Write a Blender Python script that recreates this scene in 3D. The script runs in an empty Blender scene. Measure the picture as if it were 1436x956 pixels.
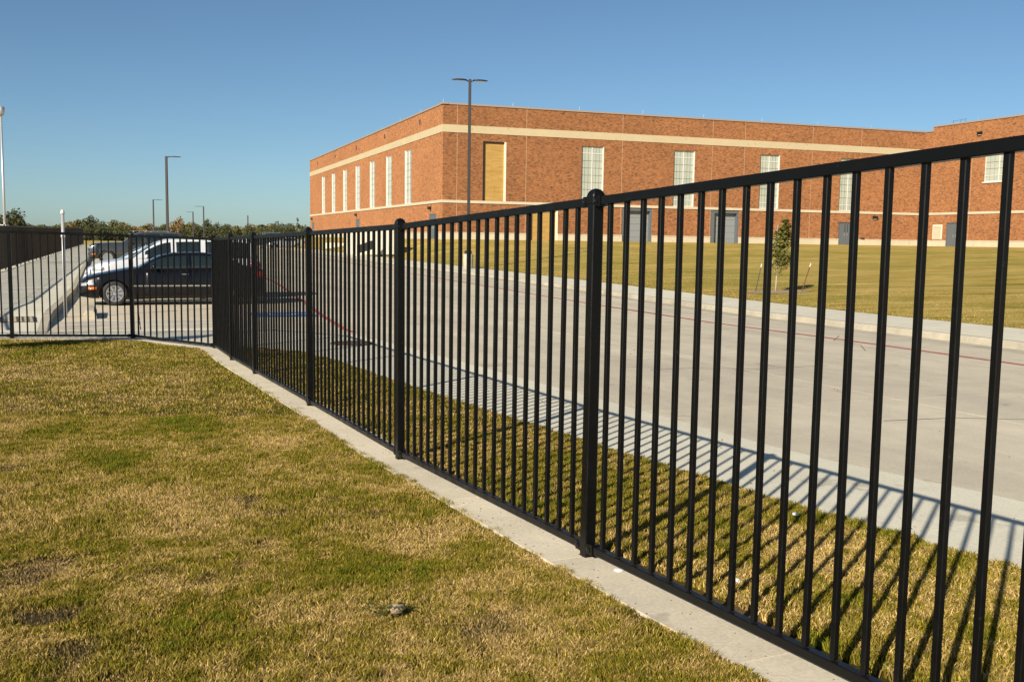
import bpy, math, random
import numpy as np
from mathutils import Vector, Matrix
from mathutils.bvhtree import BVHTree

random.seed(7)
rng = np.random.default_rng(11)
SC = bpy.context.scene
COL = SC.collection
R = math.radians

# ------------------------------------------------------------------ camera, sky, sun, exposure
cd = bpy.data.cameras.new('camera')
cam = bpy.data.objects.new('camera', cd)
COL.objects.link(cam)
cd.lens = 35.0
cd.sensor_width = 36.0
cd.sensor_fit = 'HORIZONTAL'
cd.clip_start = 0.05
cd.clip_end = 3000
CZ = 1.9
pitch = math.atan(141.3 / 1396.0)
roll = 0.015
Fv = Vector((0, math.cos(pitch), -math.sin(pitch)))
R0 = Vector((1, 0, 0))
U0 = R0.cross(Fv)
Rv = math.cos(roll) * R0 + math.sin(roll) * U0
Uv = -math.sin(roll) * R0 + math.cos(roll) * U0
M = Matrix((Rv, Uv, -Fv)).transposed().to_4x4()
M.translation = Vector((0, 0, CZ))
cam.matrix_world = M
SC.camera = cam

SUN_AZ, SUN_EL = 208.5, 28.0          # direction towards the sun, degrees from +Y clockwise
W = bpy.data.worlds.new('World')
SC.world = W
W.use_nodes = True
nt = W.node_tree
bg = nt.nodes['Background']
sky = nt.nodes.new('ShaderNodeTexSky')
sky.sky_type = 'NISHITA'
sky.sun_disc = False
sky.sun_elevation = R(SUN_EL)
sky.sun_rotation = R(SUN_AZ)
sky.altitude = 0
sky.air_density = 0.72
sky.dust_density = 0.5
sky.ozone_density = 3.6
tn = nt.nodes.new('ShaderNodeMix')          # slight white balance of the sky light
tn.data_type = 'RGBA'
tn.blend_type = 'MULTIPLY'
tn.inputs[0].default_value = 1.0
tn.inputs[7].default_value = (0.98, 1.08, 1.03, 1)
nt.links.new(sky.outputs[0], tn.inputs[6])
nt.links.new(tn.outputs[2], bg.inputs[0])
bg.inputs[1].default_value = 0.061
sl = bpy.data.lights.new('sun', 'SUN')
sl.energy = 5.0
sl.angle = R(0.5)
sl.color = (1.0, 0.90, 0.74)
sun = bpy.data.objects.new('sun', sl)
COL.objects.link(sun)
sdir = Vector((math.sin(R(SUN_AZ)) * math.cos(R(SUN_EL)), math.cos(R(SUN_AZ)) * math.cos(R(SUN_EL)), math.sin(R(SUN_EL))))
sun.rotation_euler = (-sdir).to_track_quat('-Z', 'Y').to_euler()
sun.location = (0, -20, 30)
SC.view_settings.view_transform = 'Standard'
SC.view_settings.look = 'None'
SC.view_settings.exposure = 0.58
SC.view_settings.gamma = 1.0

# ------------------------------------------------------------------ materials
MT = {}


def newmat(name, base=(.5, .5, .5), rough=.6, metal=0.0, spec=.5):
    m = bpy.data.materials.new(name)
    m.use_nodes = True
    b = m.node_tree.nodes['Principled BSDF']
    b.inputs['Base Color'].default_value = (*base, 1)
    b.inputs['Roughness'].default_value = rough
    b.inputs['Metallic'].default_value = metal
    b.inputs['Specular IOR Level'].default_value = spec
    MT[name] = m
    return m


def N(m, t, **kw):
    n = m.node_tree.nodes.new(t)
    for k, v in kw.items():
        if hasattr(n, k):
            setattr(n, k, v)
        else:
            n.inputs[k].default_value = v
    return n


def L(m, a, b):
    m.node_tree.links.new(a, b)


def ramp(m, stops):
    n = m.node_tree.nodes.new('ShaderNodeValToRGB')
    e = n.color_ramp.elements
    while len(e) < len(stops):
        e.new(.5)
    for i, (p, c) in enumerate(stops):
        e[i].position = p
        e[i].color = (*c, 1)
    return n


def bump(m, src, strength=.3, dist=.01):
    b = m.node_tree.nodes['Principled BSDF']
    n = N(m, 'ShaderNodeBump')
    n.inputs['Strength'].default_value = strength
    n.inputs['Distance'].default_value = dist
    L(m, src, n.inputs['Height'])
    L(m, n.outputs[0], b.inputs['Normal'])


def pos(m, obj=False):
    if obj:
        return N(m, 'ShaderNodeTexCoord').outputs['Object']
    return N(m, 'ShaderNodeNewGeometry').outputs['Position']


def noise(m, vec, scale, detail=4, rough=.6):
    n = N(m, 'ShaderNodeTexNoise')
    n.inputs['Scale'].default_value = scale
    n.inputs['Detail'].default_value = detail
    n.inputs['Roughness'].default_value = rough
    L(m, vec, n.inputs['Vector'])
    return n.outputs['Fac']


def mix(m, fac, a, b, mode='MIX'):
    n = m.node_tree.nodes.new('ShaderNodeMix')
    n.data_type = 'RGBA'
    n.blend_type = mode
    for sock, v in ((n.inputs[0], fac), (n.inputs[6], a), (n.inputs[7], b)):
        if hasattr(v, 'is_linked'):
            L(m, v, sock)
        elif isinstance(v, (int, float)):
            sock.default_value = v
        else:
            sock.default_value = (*v, 1)
    return n.outputs[2]


def concrete(name, c0, c1, stain=.25, rough=.85, scale=1.0, per_obj=.06):
    m = newmat(name, c0, rough, spec=.3)
    p = pos(m)
    big = ramp(m, [(.3, c0), (.7, c1)])
    L(m, noise(m, p, .35 * scale, 5), big.inputs[0])
    st = ramp(m, [(.35, (1 - stain,) * 3), (.62, (1, 1, 1))])
    L(m, noise(m, p, 1.7 * scale, 7, .7), st.inputs[0])
    c = mix(m, 1.0, big.outputs[0], st.outputs[0], 'MULTIPLY')
    fine = ramp(m, [(.3, (.84,) * 3), (.7, (1.1,) * 3)])
    L(m, noise(m, p, 60, 3, .7), fine.inputs[0])
    c = mix(m, 1.0, c, fine.outputs[0], 'MULTIPLY')
    sp_ = ramp(m, [(.655, (1, 1, 1)), (.70, (.62, .60, .57))])
    L(m, noise(m, p, 2.3, 3, .55), sp_.inputs[0])
    c = mix(m, .6, c, sp_.outputs[0], 'MULTIPLY')
    oi = N(m, 'ShaderNodeObjectInfo')
    r2 = ramp(m, [(0, (1 - per_obj,) * 3), (1, (1 + per_obj * .6,) * 3)])
    L(m, oi.outputs['Random'], r2.inputs[0])
    c = mix(m, 1.0, c, r2.outputs[0], 'MULTIPLY')
    L(m, c, m.node_tree.nodes['Principled BSDF'].inputs['Base Color'])
    bump(m, noise(m, p, 90, 5), .25, .004)
    return m


concrete('road_concrete', (.52, .465, .36), (.62, .555, .43), .13)
m = MT['road_concrete']
b_ = m.node_tree.nodes['Principled BSDF'].inputs['Base Color']
src = b_.links[0].from_socket
mp = N(m, 'ShaderNodeMapping')
mp.vector_type = 'TEXTURE'
mp.inputs['Rotation'].default_value = (0, 0, R(21))
mp.inputs['Scale'].default_value = (.9, 14, 1)
L(m, pos(m), mp.inputs[0])
ty = ramp(m, [(.35, (.86, .86, .87)), (.6, (1.03, 1.03, 1.02))])
L(m, noise(m, mp.outputs[0], 1.0, 4, .6), ty.inputs[0])
L(m, mix(m, 1.0, src, ty.outputs[0], 'MULTIPLY'), b_)
concrete('lot_concrete', (.57, .495, .37), (.63, .55, .415), .12)
concrete('walk_concrete', (.63, .595, .475), (.68, .645, .52), .10)
concrete('strip_concrete', (.66, .585, .44), (.72, .645, .50), .17)
concrete('kerb_concrete', (.43, .385, .295), (.50, .45, .35), .25)
newmat('joint', (.05, .042, .034), .95, 0, .05)
concrete('stone', (.54, .47, .34), (.58, .51, .375), .08, per_obj=.02)
concrete('band', (.49, .405, .255), (.52, .43, .275), .06, per_obj=.02)
newmat('coping', (.30, .235, .19), .6)
newmat('joint_cream', (.42, .26, .155), .8)
newmat('white_paint', (.60, .59, .55), .5)
newmat('cream_paint', (.72, .66, .52), .5)
newmat('door_grey', (.105, .12, .135), .45)
newmat('dock_grey', (.22, .235, .24), .5)
newmat('dark_recess', (.05, .052, .055), .7)
newmat('dark_metal', (.022, .018, .016), .45, .2)
newmat('steel', (.55, .55, .54), .35, .8)
newmat('galv', (.50, .51, .52), .4, .5)
newmat('lens', (.55, .55, .5), .3)
newmat('rubber', (.02, .019, .018), .8)
newmat('rim_metal', (.55, .55, .56), .28, .85)
newmat('chrome', (.75, .75, .76), .12, 1.0)
newmat('orange_lens', (.75, .16, .02), .25)
newmat('red_lens', (.45, .015, .015), .2)
newmat('plastic_black', (.015, .015, .016), .5)
newmat('muntin', (.16, .17, .15), .6)
newmat('iron', (.10, .07, .05), .8, .1)
newmat('rock', (.30, .22, .15), .9)
newmat('litter', (.75, .73, .66), .7)

# glass
m = newmat('car_glass', (.012, .02, .022), .03, 0, .7)
m = newmat('headlight', (.65, .66, .68), .12, .6)
m = newmat('window_glass', (.52, .56, .47), .22)
p = pos(m)
rr = ramp(m, [(.35, (.36, .385, .325)), (.7, (.43, .455, .385))])
L(m, noise(m, p, .8, 3), rr.inputs[0])
L(m, rr.outputs[0], m.node_tree.nodes['Principled BSDF'].inputs['Base Color'])


def paint(name, c, rough=.25, coat=.8, metal=0.0, dust=.15):
    m = newmat(name, c, rough, metal)
    b = m.node_tree.nodes['Principled BSDF']
    b.inputs['Coat Weight'].default_value = coat
    b.inputs['Coat Roughness'].default_value = .06
    p = pos(m, True)
    rr = ramp(m, [(.35, c), (.8, tuple(x * (1 - dust) + .18 * dust for x in c))])
    L(m, noise(m, p, 3, 6), rr.inputs[0])
    L(m, rr.outputs[0], b.inputs['Base Color'])
    return m


paint('paint_black', (.003, .003, .005), .28, .22, 0, .02)
MT['paint_black'].node_tree.nodes['Principled BSDF'].inputs['Specular IOR Level'].default_value = .3
paint('paint_white', (.52, .535, .56), .3, .6, dust=.05)
paint('paint_grey', (.055, .06, .06), .28, .9, .5)
paint('paint_silver', (.5, .51, .53), .3, .8, .4)

# black fence enamel with dust specks
m = newmat('fence_paint', (.010, .011, .013), .36, 0, .22)
p = pos(m, True)
sp = ramp(m, [(.66, (.0035, .0035, .0035)), (.76, (.030, .027, .020))])
L(m, noise(m, pos(m), 45, 4, .7), sp.inputs[0])
L(m, sp.outputs[0], m.node_tree.nodes['Principled BSDF'].inputs['Base Color'])
rg = ramp(m, [(.3, (.28,) * 3), (.7, (.5,) * 3)])
L(m, noise(m, pos(m), 12, 4), rg.inputs[0])
L(m, rg.outputs[0], m.node_tree.nodes['Principled BSDF'].inputs['Roughness'])
bump(m, noise(m, pos(m), 220, 2), .08, .001)

# plywood
m = newmat('plywood', (.55, .33, .09), .65)
p = pos(m)
mp = N(m, 'ShaderNodeMapping')
mp.inputs['Scale'].default_value = (.6, .6, 5)
L(m, p, mp.inputs[0])
rr = ramp(m, [(.3, (.31, .175, .04)), (.52, (.40, .245, .065)), (.75, (.46, .30, .10))])
L(m, noise(m, mp.outputs[0], 1.8, 6, .65), rr.inputs[0])
L(m, rr.outputs[0], m.node_tree.nodes['Principled BSDF'].inputs['Base Color'])

# brick (UV in metres)
m = newmat('brick', (.4, .17, .08), .85, spec=.2)
m.node_tree.nodes['Principled BSDF'].inputs['Diffuse Roughness'].default_value = 1.0
uv = N(m, 'ShaderNodeUVMap').outputs[0]
bt = N(m, 'ShaderNodeTexBrick')
bt.offset = .5
bt.inputs['Color1'].default_value = (0, 0, 0, 1)
bt.inputs['Color2'].default_value = (1, 1, 1, 1)
bt.inputs['Mortar'].default_value = (.5, .5, .5, 1)
bt.inputs['Scale'].default_value = 1
bt.inputs['Mortar Size'].default_value = .006
bt.inputs['Mortar Smooth'].default_value = .1
bt.inputs['Brick Width'].default_value = .203
bt.inputs['Row Height'].default_value = .0677
L(m, uv, bt.inputs['Vector'])
# shift the per-brick value with soft clusters
cl = noise(m, uv, .9, 4, .7)
ad = N(m, 'ShaderNodeMath', operation='MULTIPLY_ADD')
L(m, cl, ad.inputs[0])
ad.inputs[1].default_value = -.45
L(m, bt.outputs['Color'], ad.inputs[2])
bc = ramp(m, [(0, (.085, .042, .026)), (.06, (.155, .068, .030)), (.18, (.235, .090, .033)), (.5, (.292, .118, .043)), (.95, (.345, .152, .060))])
ad2 = N(m, 'ShaderNodeMath', operation='ADD')
L(m, ad.outputs[0], ad2.inputs[0])
ad2.inputs[1].default_value = .24
e = bc.color_ramp.elements
L(m, ad2.outputs[0], bc.inputs[0])
mc = mix(m, bt.outputs['Fac'], bc.outputs[0], (.29, .165, .09))
mo = ramp(m, [(.30, (.62, .60, .62)), (.5, (1.0, 1.0, 1.0)), (.7, (1.14, 1.12, 1.08))])
L(m, noise(m, uv, 2.6, 6, .8), mo.inputs[0])
mc = mix(m, 1.0, mc, mo.outputs[0], 'MULTIPLY')
ws_ = ramp(m, [(.35, (.90, .89, .90)), (.65, (1.05, 1.04, 1.03))])
L(m, noise(m, uv, .22, 4, .6), ws_.inputs[0])
mc = mix(m, 1.0, mc, ws_.outputs[0], 'MULTIPLY')
L(m, mc, m.node_tree.nodes['Principled BSDF'].inputs['Base Color'])
bump(m, bt.outputs['Fac'], -.3, .01)

# painted marks on the road (worn)


def worn(name, c, wear=.45):
    m = newmat(name, c, .7)
    rr = ramp(m, [(wear - .03, (.36, .31, .245)), (wear + .03, c)])
    L(m, noise(m, pos(m), 9, 8, .75), rr.inputs[0])
    L(m, rr.outputs[0], m.node_tree.nodes['Principled BSDF'].inputs['Base Color'])
    return m


worn('red_line', (.46, .075, .07), .42)
worn('white_line', (.80, .78, .72), .34)
worn('blue_mark', (.03, .16, .48), .38)

# grass: colour comes from a per-vertex attribute
def grassmat(name, trans=.35):
    m = newmat(name, (.3, .3, .1), .75, spec=.15)
    at = N(m, 'ShaderNodeAttribute')
    at.attribute_name = 'tint'
    b = m.node_tree.nodes['Principled BSDF']
    L(m, at.outputs['Color'], b.inputs['Base Color'])
    if trans:
        tr = N(m, 'ShaderNodeBsdfTranslucent')
        L(m, at.outputs['Color'], tr.inputs[0])
        mx = N(m, 'ShaderNodeMixShader')
        mx.inputs[0].default_value = trans
        L(m, b.outputs[0], mx.inputs[1])
        L(m, tr.outputs[0], mx.inputs[2])
        L(m, mx.outputs[0], m.node_tree.nodes['Material Output'].inputs[0])
    return m


grassmat('grass_blade', .18)
m = grassmat('thatch', 0)
p = pos(m)
rr = ramp(m, [(.3, (.35,) * 3), (.7, (1.15,) * 3)])
L(m, noise(m, p, 55, 6, .8), rr.inputs[0])
at = [n for n in m.node_tree.nodes if n.type == 'ATTRIBUTE'][0]
L(m, mix(m, 1.0, at.outputs['Color'], rr.outputs[0], 'MULTIPLY'), m.node_tree.nodes['Principled BSDF'].inputs['Base Color'])
bump(m, noise(m, p, 70, 5, .8), 1.0, .03)

# distant mown lawn
m = newmat('far_lawn', (.3, .25, .08), .95, spec=.1)
p = pos(m)
mp = N(m, 'ShaderNodeMapping')
mp.inputs['Rotation'].default_value = (0, 0, R(12))
mp.inputs['Scale'].default_value = (.3, 1.1, .5)
L(m, p, mp.inputs[0])
rr = ramp(m, [(.34, (.22, .175, .03)), (.47, (.36, .275, .07)), (.64, (.49, .375, .14))])
L(m, noise(m, mp.outputs[0], 1.1, 7, .7), rr.inputs[0])
r2 = ramp(m, [(.3, (.7,) * 3), (.7, (1.25,) * 3)])
L(m, noise(m, p, 9, 8, .85), r2.inputs[0])
r3 = ramp(m, [(.38, (.84, .88, .72)), (.6, (1.12, 1.05, 1.0))])
L(m, noise(m, p, .16, 4, .6), r3.inputs[0])
fl = mix(m, 1.0, rr.outputs[0], r2.outputs[0], 'MULTIPLY')
L(m, mix(m, 1.0, fl, r3.outputs[0], 'MULTIPLY'), m.node_tree.nodes['Principled BSDF'].inputs['Base Color'])
bump(m, noise(m, p, 14, 6, .85), .6, .06)

m = newmat('field', (.42, .30, .07), .95, spec=.1)
p = pos(m)
rr = ramp(m, [(.35, (.36, .27, .07)), (.7, (.50, .36, .09))])
L(m, noise(m, p, .05, 6), rr.inputs[0])
L(m, rr.outputs[0], m.node_tree.nodes['Principled BSDF'].inputs['Base Color'])


def leafmat(name, a, b_, c=None):
    m = newmat(name, a, .7, spec=.2)
    oi = N(m, 'ShaderNodeNewGeometry')
    stops = [(0, a), (1, b_)] if c is None else [(0, a), (.6, b_), (1, c)]
    rr = ramp(m, stops)
    L(m, oi.outputs['Random Per Island'], rr.inputs[0])
    L(m, rr.outputs[0], m.node_tree.nodes['Principled BSDF'].inputs['Base Color'])
    return m


leafmat('leaf_green', (.068, .074, .026), (.15, .14, .045))
leafmat('leaf_olive', (.10, .088, .026), (.20, .16, .045))
leafmat('leaf_dark', (.04, .05, .025), (.10, .10, .04))
leafmat('leaf_orange', (.24, .15, .04), (.40, .22, .055))
leafmat('leaf_rust', (.15, .11, .045), (.28, .17, .07))
leafmat('leaf_pale', (.10, .12, .08), (.20, .21, .14))
leafmat('leaf_oak', (.05, .07, .015), (.15, .165, .035), (.27, .17, .05))
newmat('bark', (.12, .09, .065), .9)
newmat('bark_pale', (.36, .31, .25), .9)
newmat('stake', (.05, .06, .045), .7)
newmat('stake_red', (.11, .03, .02), .7)

# ------------------------------------------------------------------ mesh helpers


class MB:
    def __init__(s):
        s.v, s.f, s.mi, s.uv = [], [], [], {}

    def quad(s, a, b, c, d, mi=0, uv=None):
        i = len(s.v)
        s.v += [tuple(a), tuple(b), tuple(c), tuple(d)]
        s.f.append((i, i + 1, i + 2, i + 3))
        s.mi.append(mi)
        if uv:
            s.uv[len(s.f) - 1] = uv

    def hexa(s, b, t, mi=0):
        """closed 6-sided solid from four bottom and four top points"""
        i = len(s.v)
        s.v += [tuple(p) for p in b] + [tuple(p) for p in t]
        for f in ((3, 2, 1, 0), (4, 5, 6, 7), (0, 1, 5, 4), (1, 2, 6, 5), (2, 3, 7, 6), (3, 0, 4, 7)):
            s.f.append(tuple(i + k for k in f))
            s.mi.append(mi)

    def box(s, c, d, mat=None, mi=0):
        x, y, z = d[0] / 2, d[1] / 2, d[2] / 2
        P = [Vector(q) for q in ((-x, -y, -z), (x, -y, -z), (x, y, -z), (-x, y, -z), (-x, -y, z), (x, -y, z), (x, y, z), (-x, y, z))]
        if mat is not None:
            P = [mat @ q for q in P]
        P = [q + Vector(c) for q in P]
        s.hexa(P[:4], P[4:], mi)

    def loft(s, rings, mi=0, closed=True, caps=True):
        """rings: lists of equal numbers of points"""
        i = len(s.v)
        n = len(rings[0])
        for r in rings:
            s.v += [tuple(p) for p in r]
        for a in range(len(rings) - 1):
            for b in range(n if closed else n - 1):
                c = (b + 1) % n
                s.f.append((i + a * n + b, i + a * n + c, i + (a + 1) * n + c, i + (a + 1) * n + b))
                s.mi.append(mi)
        if caps and closed:
            s.f.append(tuple(i + k for k in reversed(range(n))))
            s.mi.append(mi)
            s.f.append(tuple(i + (len(rings) - 1) * n + k for k in range(n)))
            s.mi.append(mi)

    def tube(s, p, q, r0, r1=None, n=10, mi=0):
        p, q = Vector(p), Vector(q)
        r1 = r0 if r1 is None else r1
        d = (q - p).normalized()
        a = d.orthogonal().normalized()
        b = d.cross(a)
        s.loft([[c + (a * math.cos(2 * math.pi * k / n) + b * math.sin(2 * math.pi * k / n)) * r for k in range(n)] for c, r in ((p, r0), (q, r1))], mi)

    def lathe(s, prof, n=20, o=(0, 0, 0), axis='Z', mi=0):
        rings = []
        for r, z in prof:
            ring = []
            for k in range(n):
                t = 2 * math.pi * k / n
                x, y = r * math.cos(t), r * math.sin(t)
                ring.append(Vector(o) + (Vector((x, y, z)) if axis == 'Z' else Vector((x, z, y))))
            rings.append(ring)
        s.loft(rings, mi)

    def mesh(s, name, mats, smooth=False):
        me = bpy.data.meshes.new(name)
        me.from_pydata(s.v, [], s.f)
        for mm in ([mats] if isinstance(mats, str) else mats):
            me.materials.append(MT[mm])
        if any(s.mi):
            me.polygons.foreach_set('material_index', s.mi)
        if s.uv:
            ul = me.uv_layers.new(name='UVMap')
            for fi, cs in s.uv.items():
                for k, li in enumerate(me.polygons[fi].loop_indices):
                    ul.data[li].uv = cs[k]
        if smooth:
            me.shade_smooth()
        me.update()
        return me

    def build(s, name, mats, parent=None, smooth=False, loc=None):
        return link(name, s.mesh(name, mats, smooth), parent, loc)


def link(name, me, parent=None, loc=None, rot=None):
    o = bpy.data.objects.new(name, me)
    COL.objects.link(o)
    if parent:
        o.parent = parent
    if loc is not None:
        o.location = loc
    if rot is not None:
        o.rotation_euler = rot
    return o


def tag(o, label=None, cat=None, group=None, kind=None):
    if label:
        o['label'] = label
    if cat:
        o['category'] = cat
    if group:
        o['group'] = group
    if kind:
        o['kind'] = kind
    return o


def empty(name, loc=(0, 0, 0), rz=0.0):
    o = bpy.data.objects.new(name, None)
    o.empty_display_size = .2
    COL.objects.link(o)
    o.location = loc
    o.rotation_euler = (0, 0, rz)
    return o


def copy_tree(o, parent=None):
    c = o.copy()
    COL.objects.link(c)
    c.parent = parent
    for ch in list(o.children):
        copy_tree(ch, c)
    return c


# ------------------------------------------------------------------ ground heights (z = 0 near the road, eye at 1.9)
YR = [-40, 0, 7.5, 26, 47, 70, 110, 130, 250, 380, 900]
ZR = [.45, .34, .242, .0, .02, .10, .32, .40, .15, -.6, -1.4]


YD = np.arange(-60, 1600, .5)
ZD = np.interp(YD, YR, ZR)
for _ in range(2):
    ZD = np.convolve(np.pad(ZD, 8, mode='edge'), np.ones(17) / 17, mode='valid')


def zr(y):
    return float(np.interp(y, YD, ZD))


P1 = Vector((.383, 4.646))
U = Vector((-.42314, .90607))
V = Vector((.90607, .42314))


def uv2(u, v):
    return (P1.x + U.x * u + V.x * v, P1.y + U.y * u + V.y * v)


def to_uv(x, y):
    return ((x - P1.x) * U.x + (y - P1.y) * U.y, (x - P1.x) * V.x + (y - P1.y) * V.y)


UZ = [-9, -5.5, -2.76, 0, 2.765, 5.553, 8.37, 10.02, 11.8, 13.4]
FZ = [.75, .62, .512, .402, .303, .255, .208, .188, .167, .16]


def zf(u, v=0):
    return float(np.interp(u, UZ, FZ)) + .03 * max(0, -v) * min(1, max(0, (u - 7) / 5))


# ------------------------------------------------------------------ base terrain sheet
b = MB()
ys = [-60, -20, 0, 10, 20, 30, 50, 70, 90, 110, 130, 180, 250, 380, 600, 900, 1500]
xs = [-900, -400, -200, -100, -60, -40, -20, 0, 20, 60, 120, 300, 900]
rows = [[(x, y, zr(y) - (.35 if y < 100 else .10)) for x in xs] for y in ys]
b.loft(rows, closed=False)
tag(b.build('ground', 'field'), kind='structure')

# lane surface: bed sheet, then slabs
NA = R(-21.0)
LA = Vector((math.sin(NA), math.cos(NA)))      # along the kerbs
LB = Vector((math.cos(NA), -math.sin(NA)))     # across
OR = Vector((-3.2, 18.0))


def lane(a, c):
    p = OR + LA * a + LB * c
    return p.x, p.y


b = MB()
aa = [-34 + 1.5 * i for i in range(112)]
b.loft([[(*lane(a, c), zr(lane(a, c)[1]) - .010) for c in np.linspace(-13 if a > -6 else 1.5, 19.5, 9)] for a in aa], closed=False)
road = tag(b.build('driveway', 'joint'), kind='structure')
KERB = [(-40.0, 150.0), (-33.5, 133.0), (-24.0, 112.0), (-15.0, 87.6), (-6.7, 65.0), (0.0, 46.4), (4.3, 32.6), (6.6, 25.0), (8.1, 20.2), (9.2, 16.4), (10.6, 10.5), (11.8, 2.0), (12.6, -12.0)]


def kerb_x(y):
    ky = [p[1] for p in KERB][::-1]
    kx = [p[0] for p in KERB][::-1]
    return float(np.interp(y, ky, kx))


g = .010
SA, SB = 4.6, 3.9
for i in range(-7, 29):
    for j in range(-4, 6):
        a0, a1 = i * SA + g, (i + 1) * SA - g
        c0, c1 = j * SB + g + .6, (j + 1) * SB - g + .6
        cx_, cy_ = lane((a0 + a1) / 2, (c0 + c1) / 2)
        if cx_ > kerb_x(cy_) + 2.6 or (j < 0 and a1 < 1):
            continue
        lot_right = -14.6 + .0 * i
        # everything left of the near red line is the parking lot
        if c0 < -13.5:
            continue
        q = [lane(a0, c0), lane(a0, c1), lane(a1, c1), lane(a1, c0)]
        bb = MB()
        rings = []
        for t in (0, 1 / 3, 2 / 3, 1):
            e0, e1 = Vector(q[0]).lerp(Vector(q[3]), t), Vector(q[1]).lerp(Vector(q[2]), t)
            rings.append([(*e0, zr(e0.y) - .03), (*e0, zr(e0.y)), (*e1, zr(e1.y)), (*e1, zr(e1.y) - .03)])
        bb.loft(rings)
        link('road_slab', bb.mesh('road_slab', 'lot_concrete' if j < 0 and a0 > 1 else 'road_concrete'), road)

# pale gutter walk along the fence, slabs between v(u) and 3.05
VERGE = [(-9, 2.6), (-5, 2.4), (-.7, 2.07), (.8, 1.88), (2.3, 1.74), (4.3, 1.6), (6.7, 1.42), (9.5, 1.33), (11.0, 1.1), (11.6, .62), (12.0, .12)]
vu = lambda u: float(np.interp(u, [p[0] for p in VERGE], [p[1] for p in VERGE]))
GO = lambda u: float(np.interp(u, [-9, .3, 2, 14], [3.9, 3.4, 3.08, 2.98]))
gut = empty('gutter_walk', (*uv2(4, 2.5), zr(12)))
tag(gut, kind='structure')
ul = [-9, -6, -3, 0, 3, 6, 9, 12]
for k in range(len(ul) - 1):
    bb = MB()
    n = 6
    uu = np.linspace(ul[k] + .004, ul[k + 1] - .004, n)
    rings = []
    for u in uu:
        q0, q1 = uv2(u, vu(u) - .12), uv2(u, GO(u))
        rings.append([(*q0, zr(q0[1]) - .06), (*q0, zr(q0[1]) + .006), (*q1, zr(q1[1]) + .006), (*q1, zr(q1[1]) - .06)])
    bb.loft(rings)
    o = bb.build('walk_slab', 'walk_concrete')
    o.parent = gut
    o.matrix_parent_inverse = Matrix.Translation(-gut.location)

# posts of the near fence (base x, y, z), found along the real line
POST = {0: (.377, 4.646, .402), 1: (-.804, 7.141, .303), 2: (-1.976, 9.671, .255), 3: (-3.173, 12.222, .208), 4: (-3.881, 13.716, .188),
        5: (-4.607, 15.344, .167), 6: (-6.252, 16.326, .196), 7: (-7.915, 15.681, .235)}
PB = [(2.77, -.354, .62), (1.58, 2.146, .515)]
LINE = PB + [POST[i] for i in range(8)] + [(-11.2, 14.6, .27)]
NP = len(LINE)

# apron at the far end of the fence
ap = [uv2(11.9, -.2), (-4.607 + .05, 15.344 + .12), (-6.25, 16.45), (-7.95, 15.82), (-11.3, 14.75)]
b = MB()
far_pts = [uv2(11.9, 3.0), (-2.86, 18.5), (-4.4, 19.1), (-5.95, 19.6), (-7.45, 18.6), (-8.2, 17.2), (-9.4, 19.3)]
pts = [uv2(11.9, 3.0), (-2.9, 18.45), (-5.95, 19.6), (-7.45, 18.6), (-8.25, 17.1), (-9.2, 15.1), (-7.95, 15.66), (-6.25, 16.3), (-4.55, 15.3), uv2(11.2, .1)]
i0 = len(b.v)
b.v += [(x, y, zr(y) + .005) for x, y in pts]
b.f.append(tuple(range(len(pts))))
b.mi.append(0)
tag(b.build('apron', 'walk_concrete'), kind='structure')

# mow strip under the fence
b = MB()
for k in range(NP - 1):
    p, q = Vector(LINE[k][:2]), Vector(LINE[k + 1][:2])


def offs(v):
    """offset polyline of the fence line to the side v (+ = far side)"""
    out = []
    for k in range(NP):
        p = Vector(LINE[k][:2])
        ds = []
        if k > 0:
            ds.append((p - Vector(LINE[k - 1][:2])).normalized())
        if k < NP - 1:
            ds.append((Vector(LINE[k + 1][:2]) - p).normalized())
        d = sum(ds, Vector((0, 0))).normalized()
        nrm = Vector((d.y, -d.x))
        c = max(.5, nrm.dot(Vector((ds[0].y, -ds[0].x))))
        out.append(p + nrm * (v / c))
    return out


oa, ob = offs(-.21), offs(.13)
strip = empty('mow_strip', (0, 6, .3))
tag(strip, kind='structure')
for k in range(NP - 1):
    segs = 2 if (oa[k + 1] - oa[k]).length > 2 else 1
    for h in range(segs):
        t0, t1 = h / segs, (h + 1) / segs
        bb = MB()
        e0, e1 = .004 / 2.5, .004 / 2.5
        A0, A1 = oa[k].lerp(oa[k + 1], t0 + e0), oa[k].lerp(oa[k + 1], t1 - e1)
        B0, B1 = ob[k].lerp(ob[k + 1], t0 + e0), ob[k].lerp(ob[k + 1], t1 - e1)
        z0 = LINE[k][2] * (1 - t0) + LINE[k + 1][2] * t0
        z1 = LINE[k][2] * (1 - t1) + LINE[k + 1][2] * t1
        bb.hexa([(*A0, z0 - .2), (*B0, z0 - .2), (*B1, z1 - .2), (*A1, z1 - .2)], [(*A0, z0), (*B0, z0), (*B1, z1), (*A1, z1)])
        o = bb.build('strip_slab', 'strip_concrete')
        o.parent = strip
        o.matrix_parent_inverse = Matrix.Translation(-strip.location)

# ------------------------------------------------------------------ near lawn, verge and their grass blades


def vnoise(x, y, s, seed):
    """smooth value noise in numpy"""
    r = np.random.default_rng(seed).random((64, 64))
    x, y = np.asarray(x) / s + 100.5, np.asarray(y) / s + 100.5
    xi, yi = np.floor(x).astype(int), np.floor(y).astype(int)
    fx, fy = x - xi, y - yi
    fx, fy = fx * fx * (3 - 2 * fx), fy * fy * (3 - 2 * fy)
    g_ = lambda a, c: r[a % 64, c % 64]
    return (g_(xi, yi) * (1 - fx) + g_(xi + 1, yi) * fx) * (1 - fy) + (g_(xi, yi + 1) * (1 - fx) + g_(xi + 1, yi + 1) * fx) * fy


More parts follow.
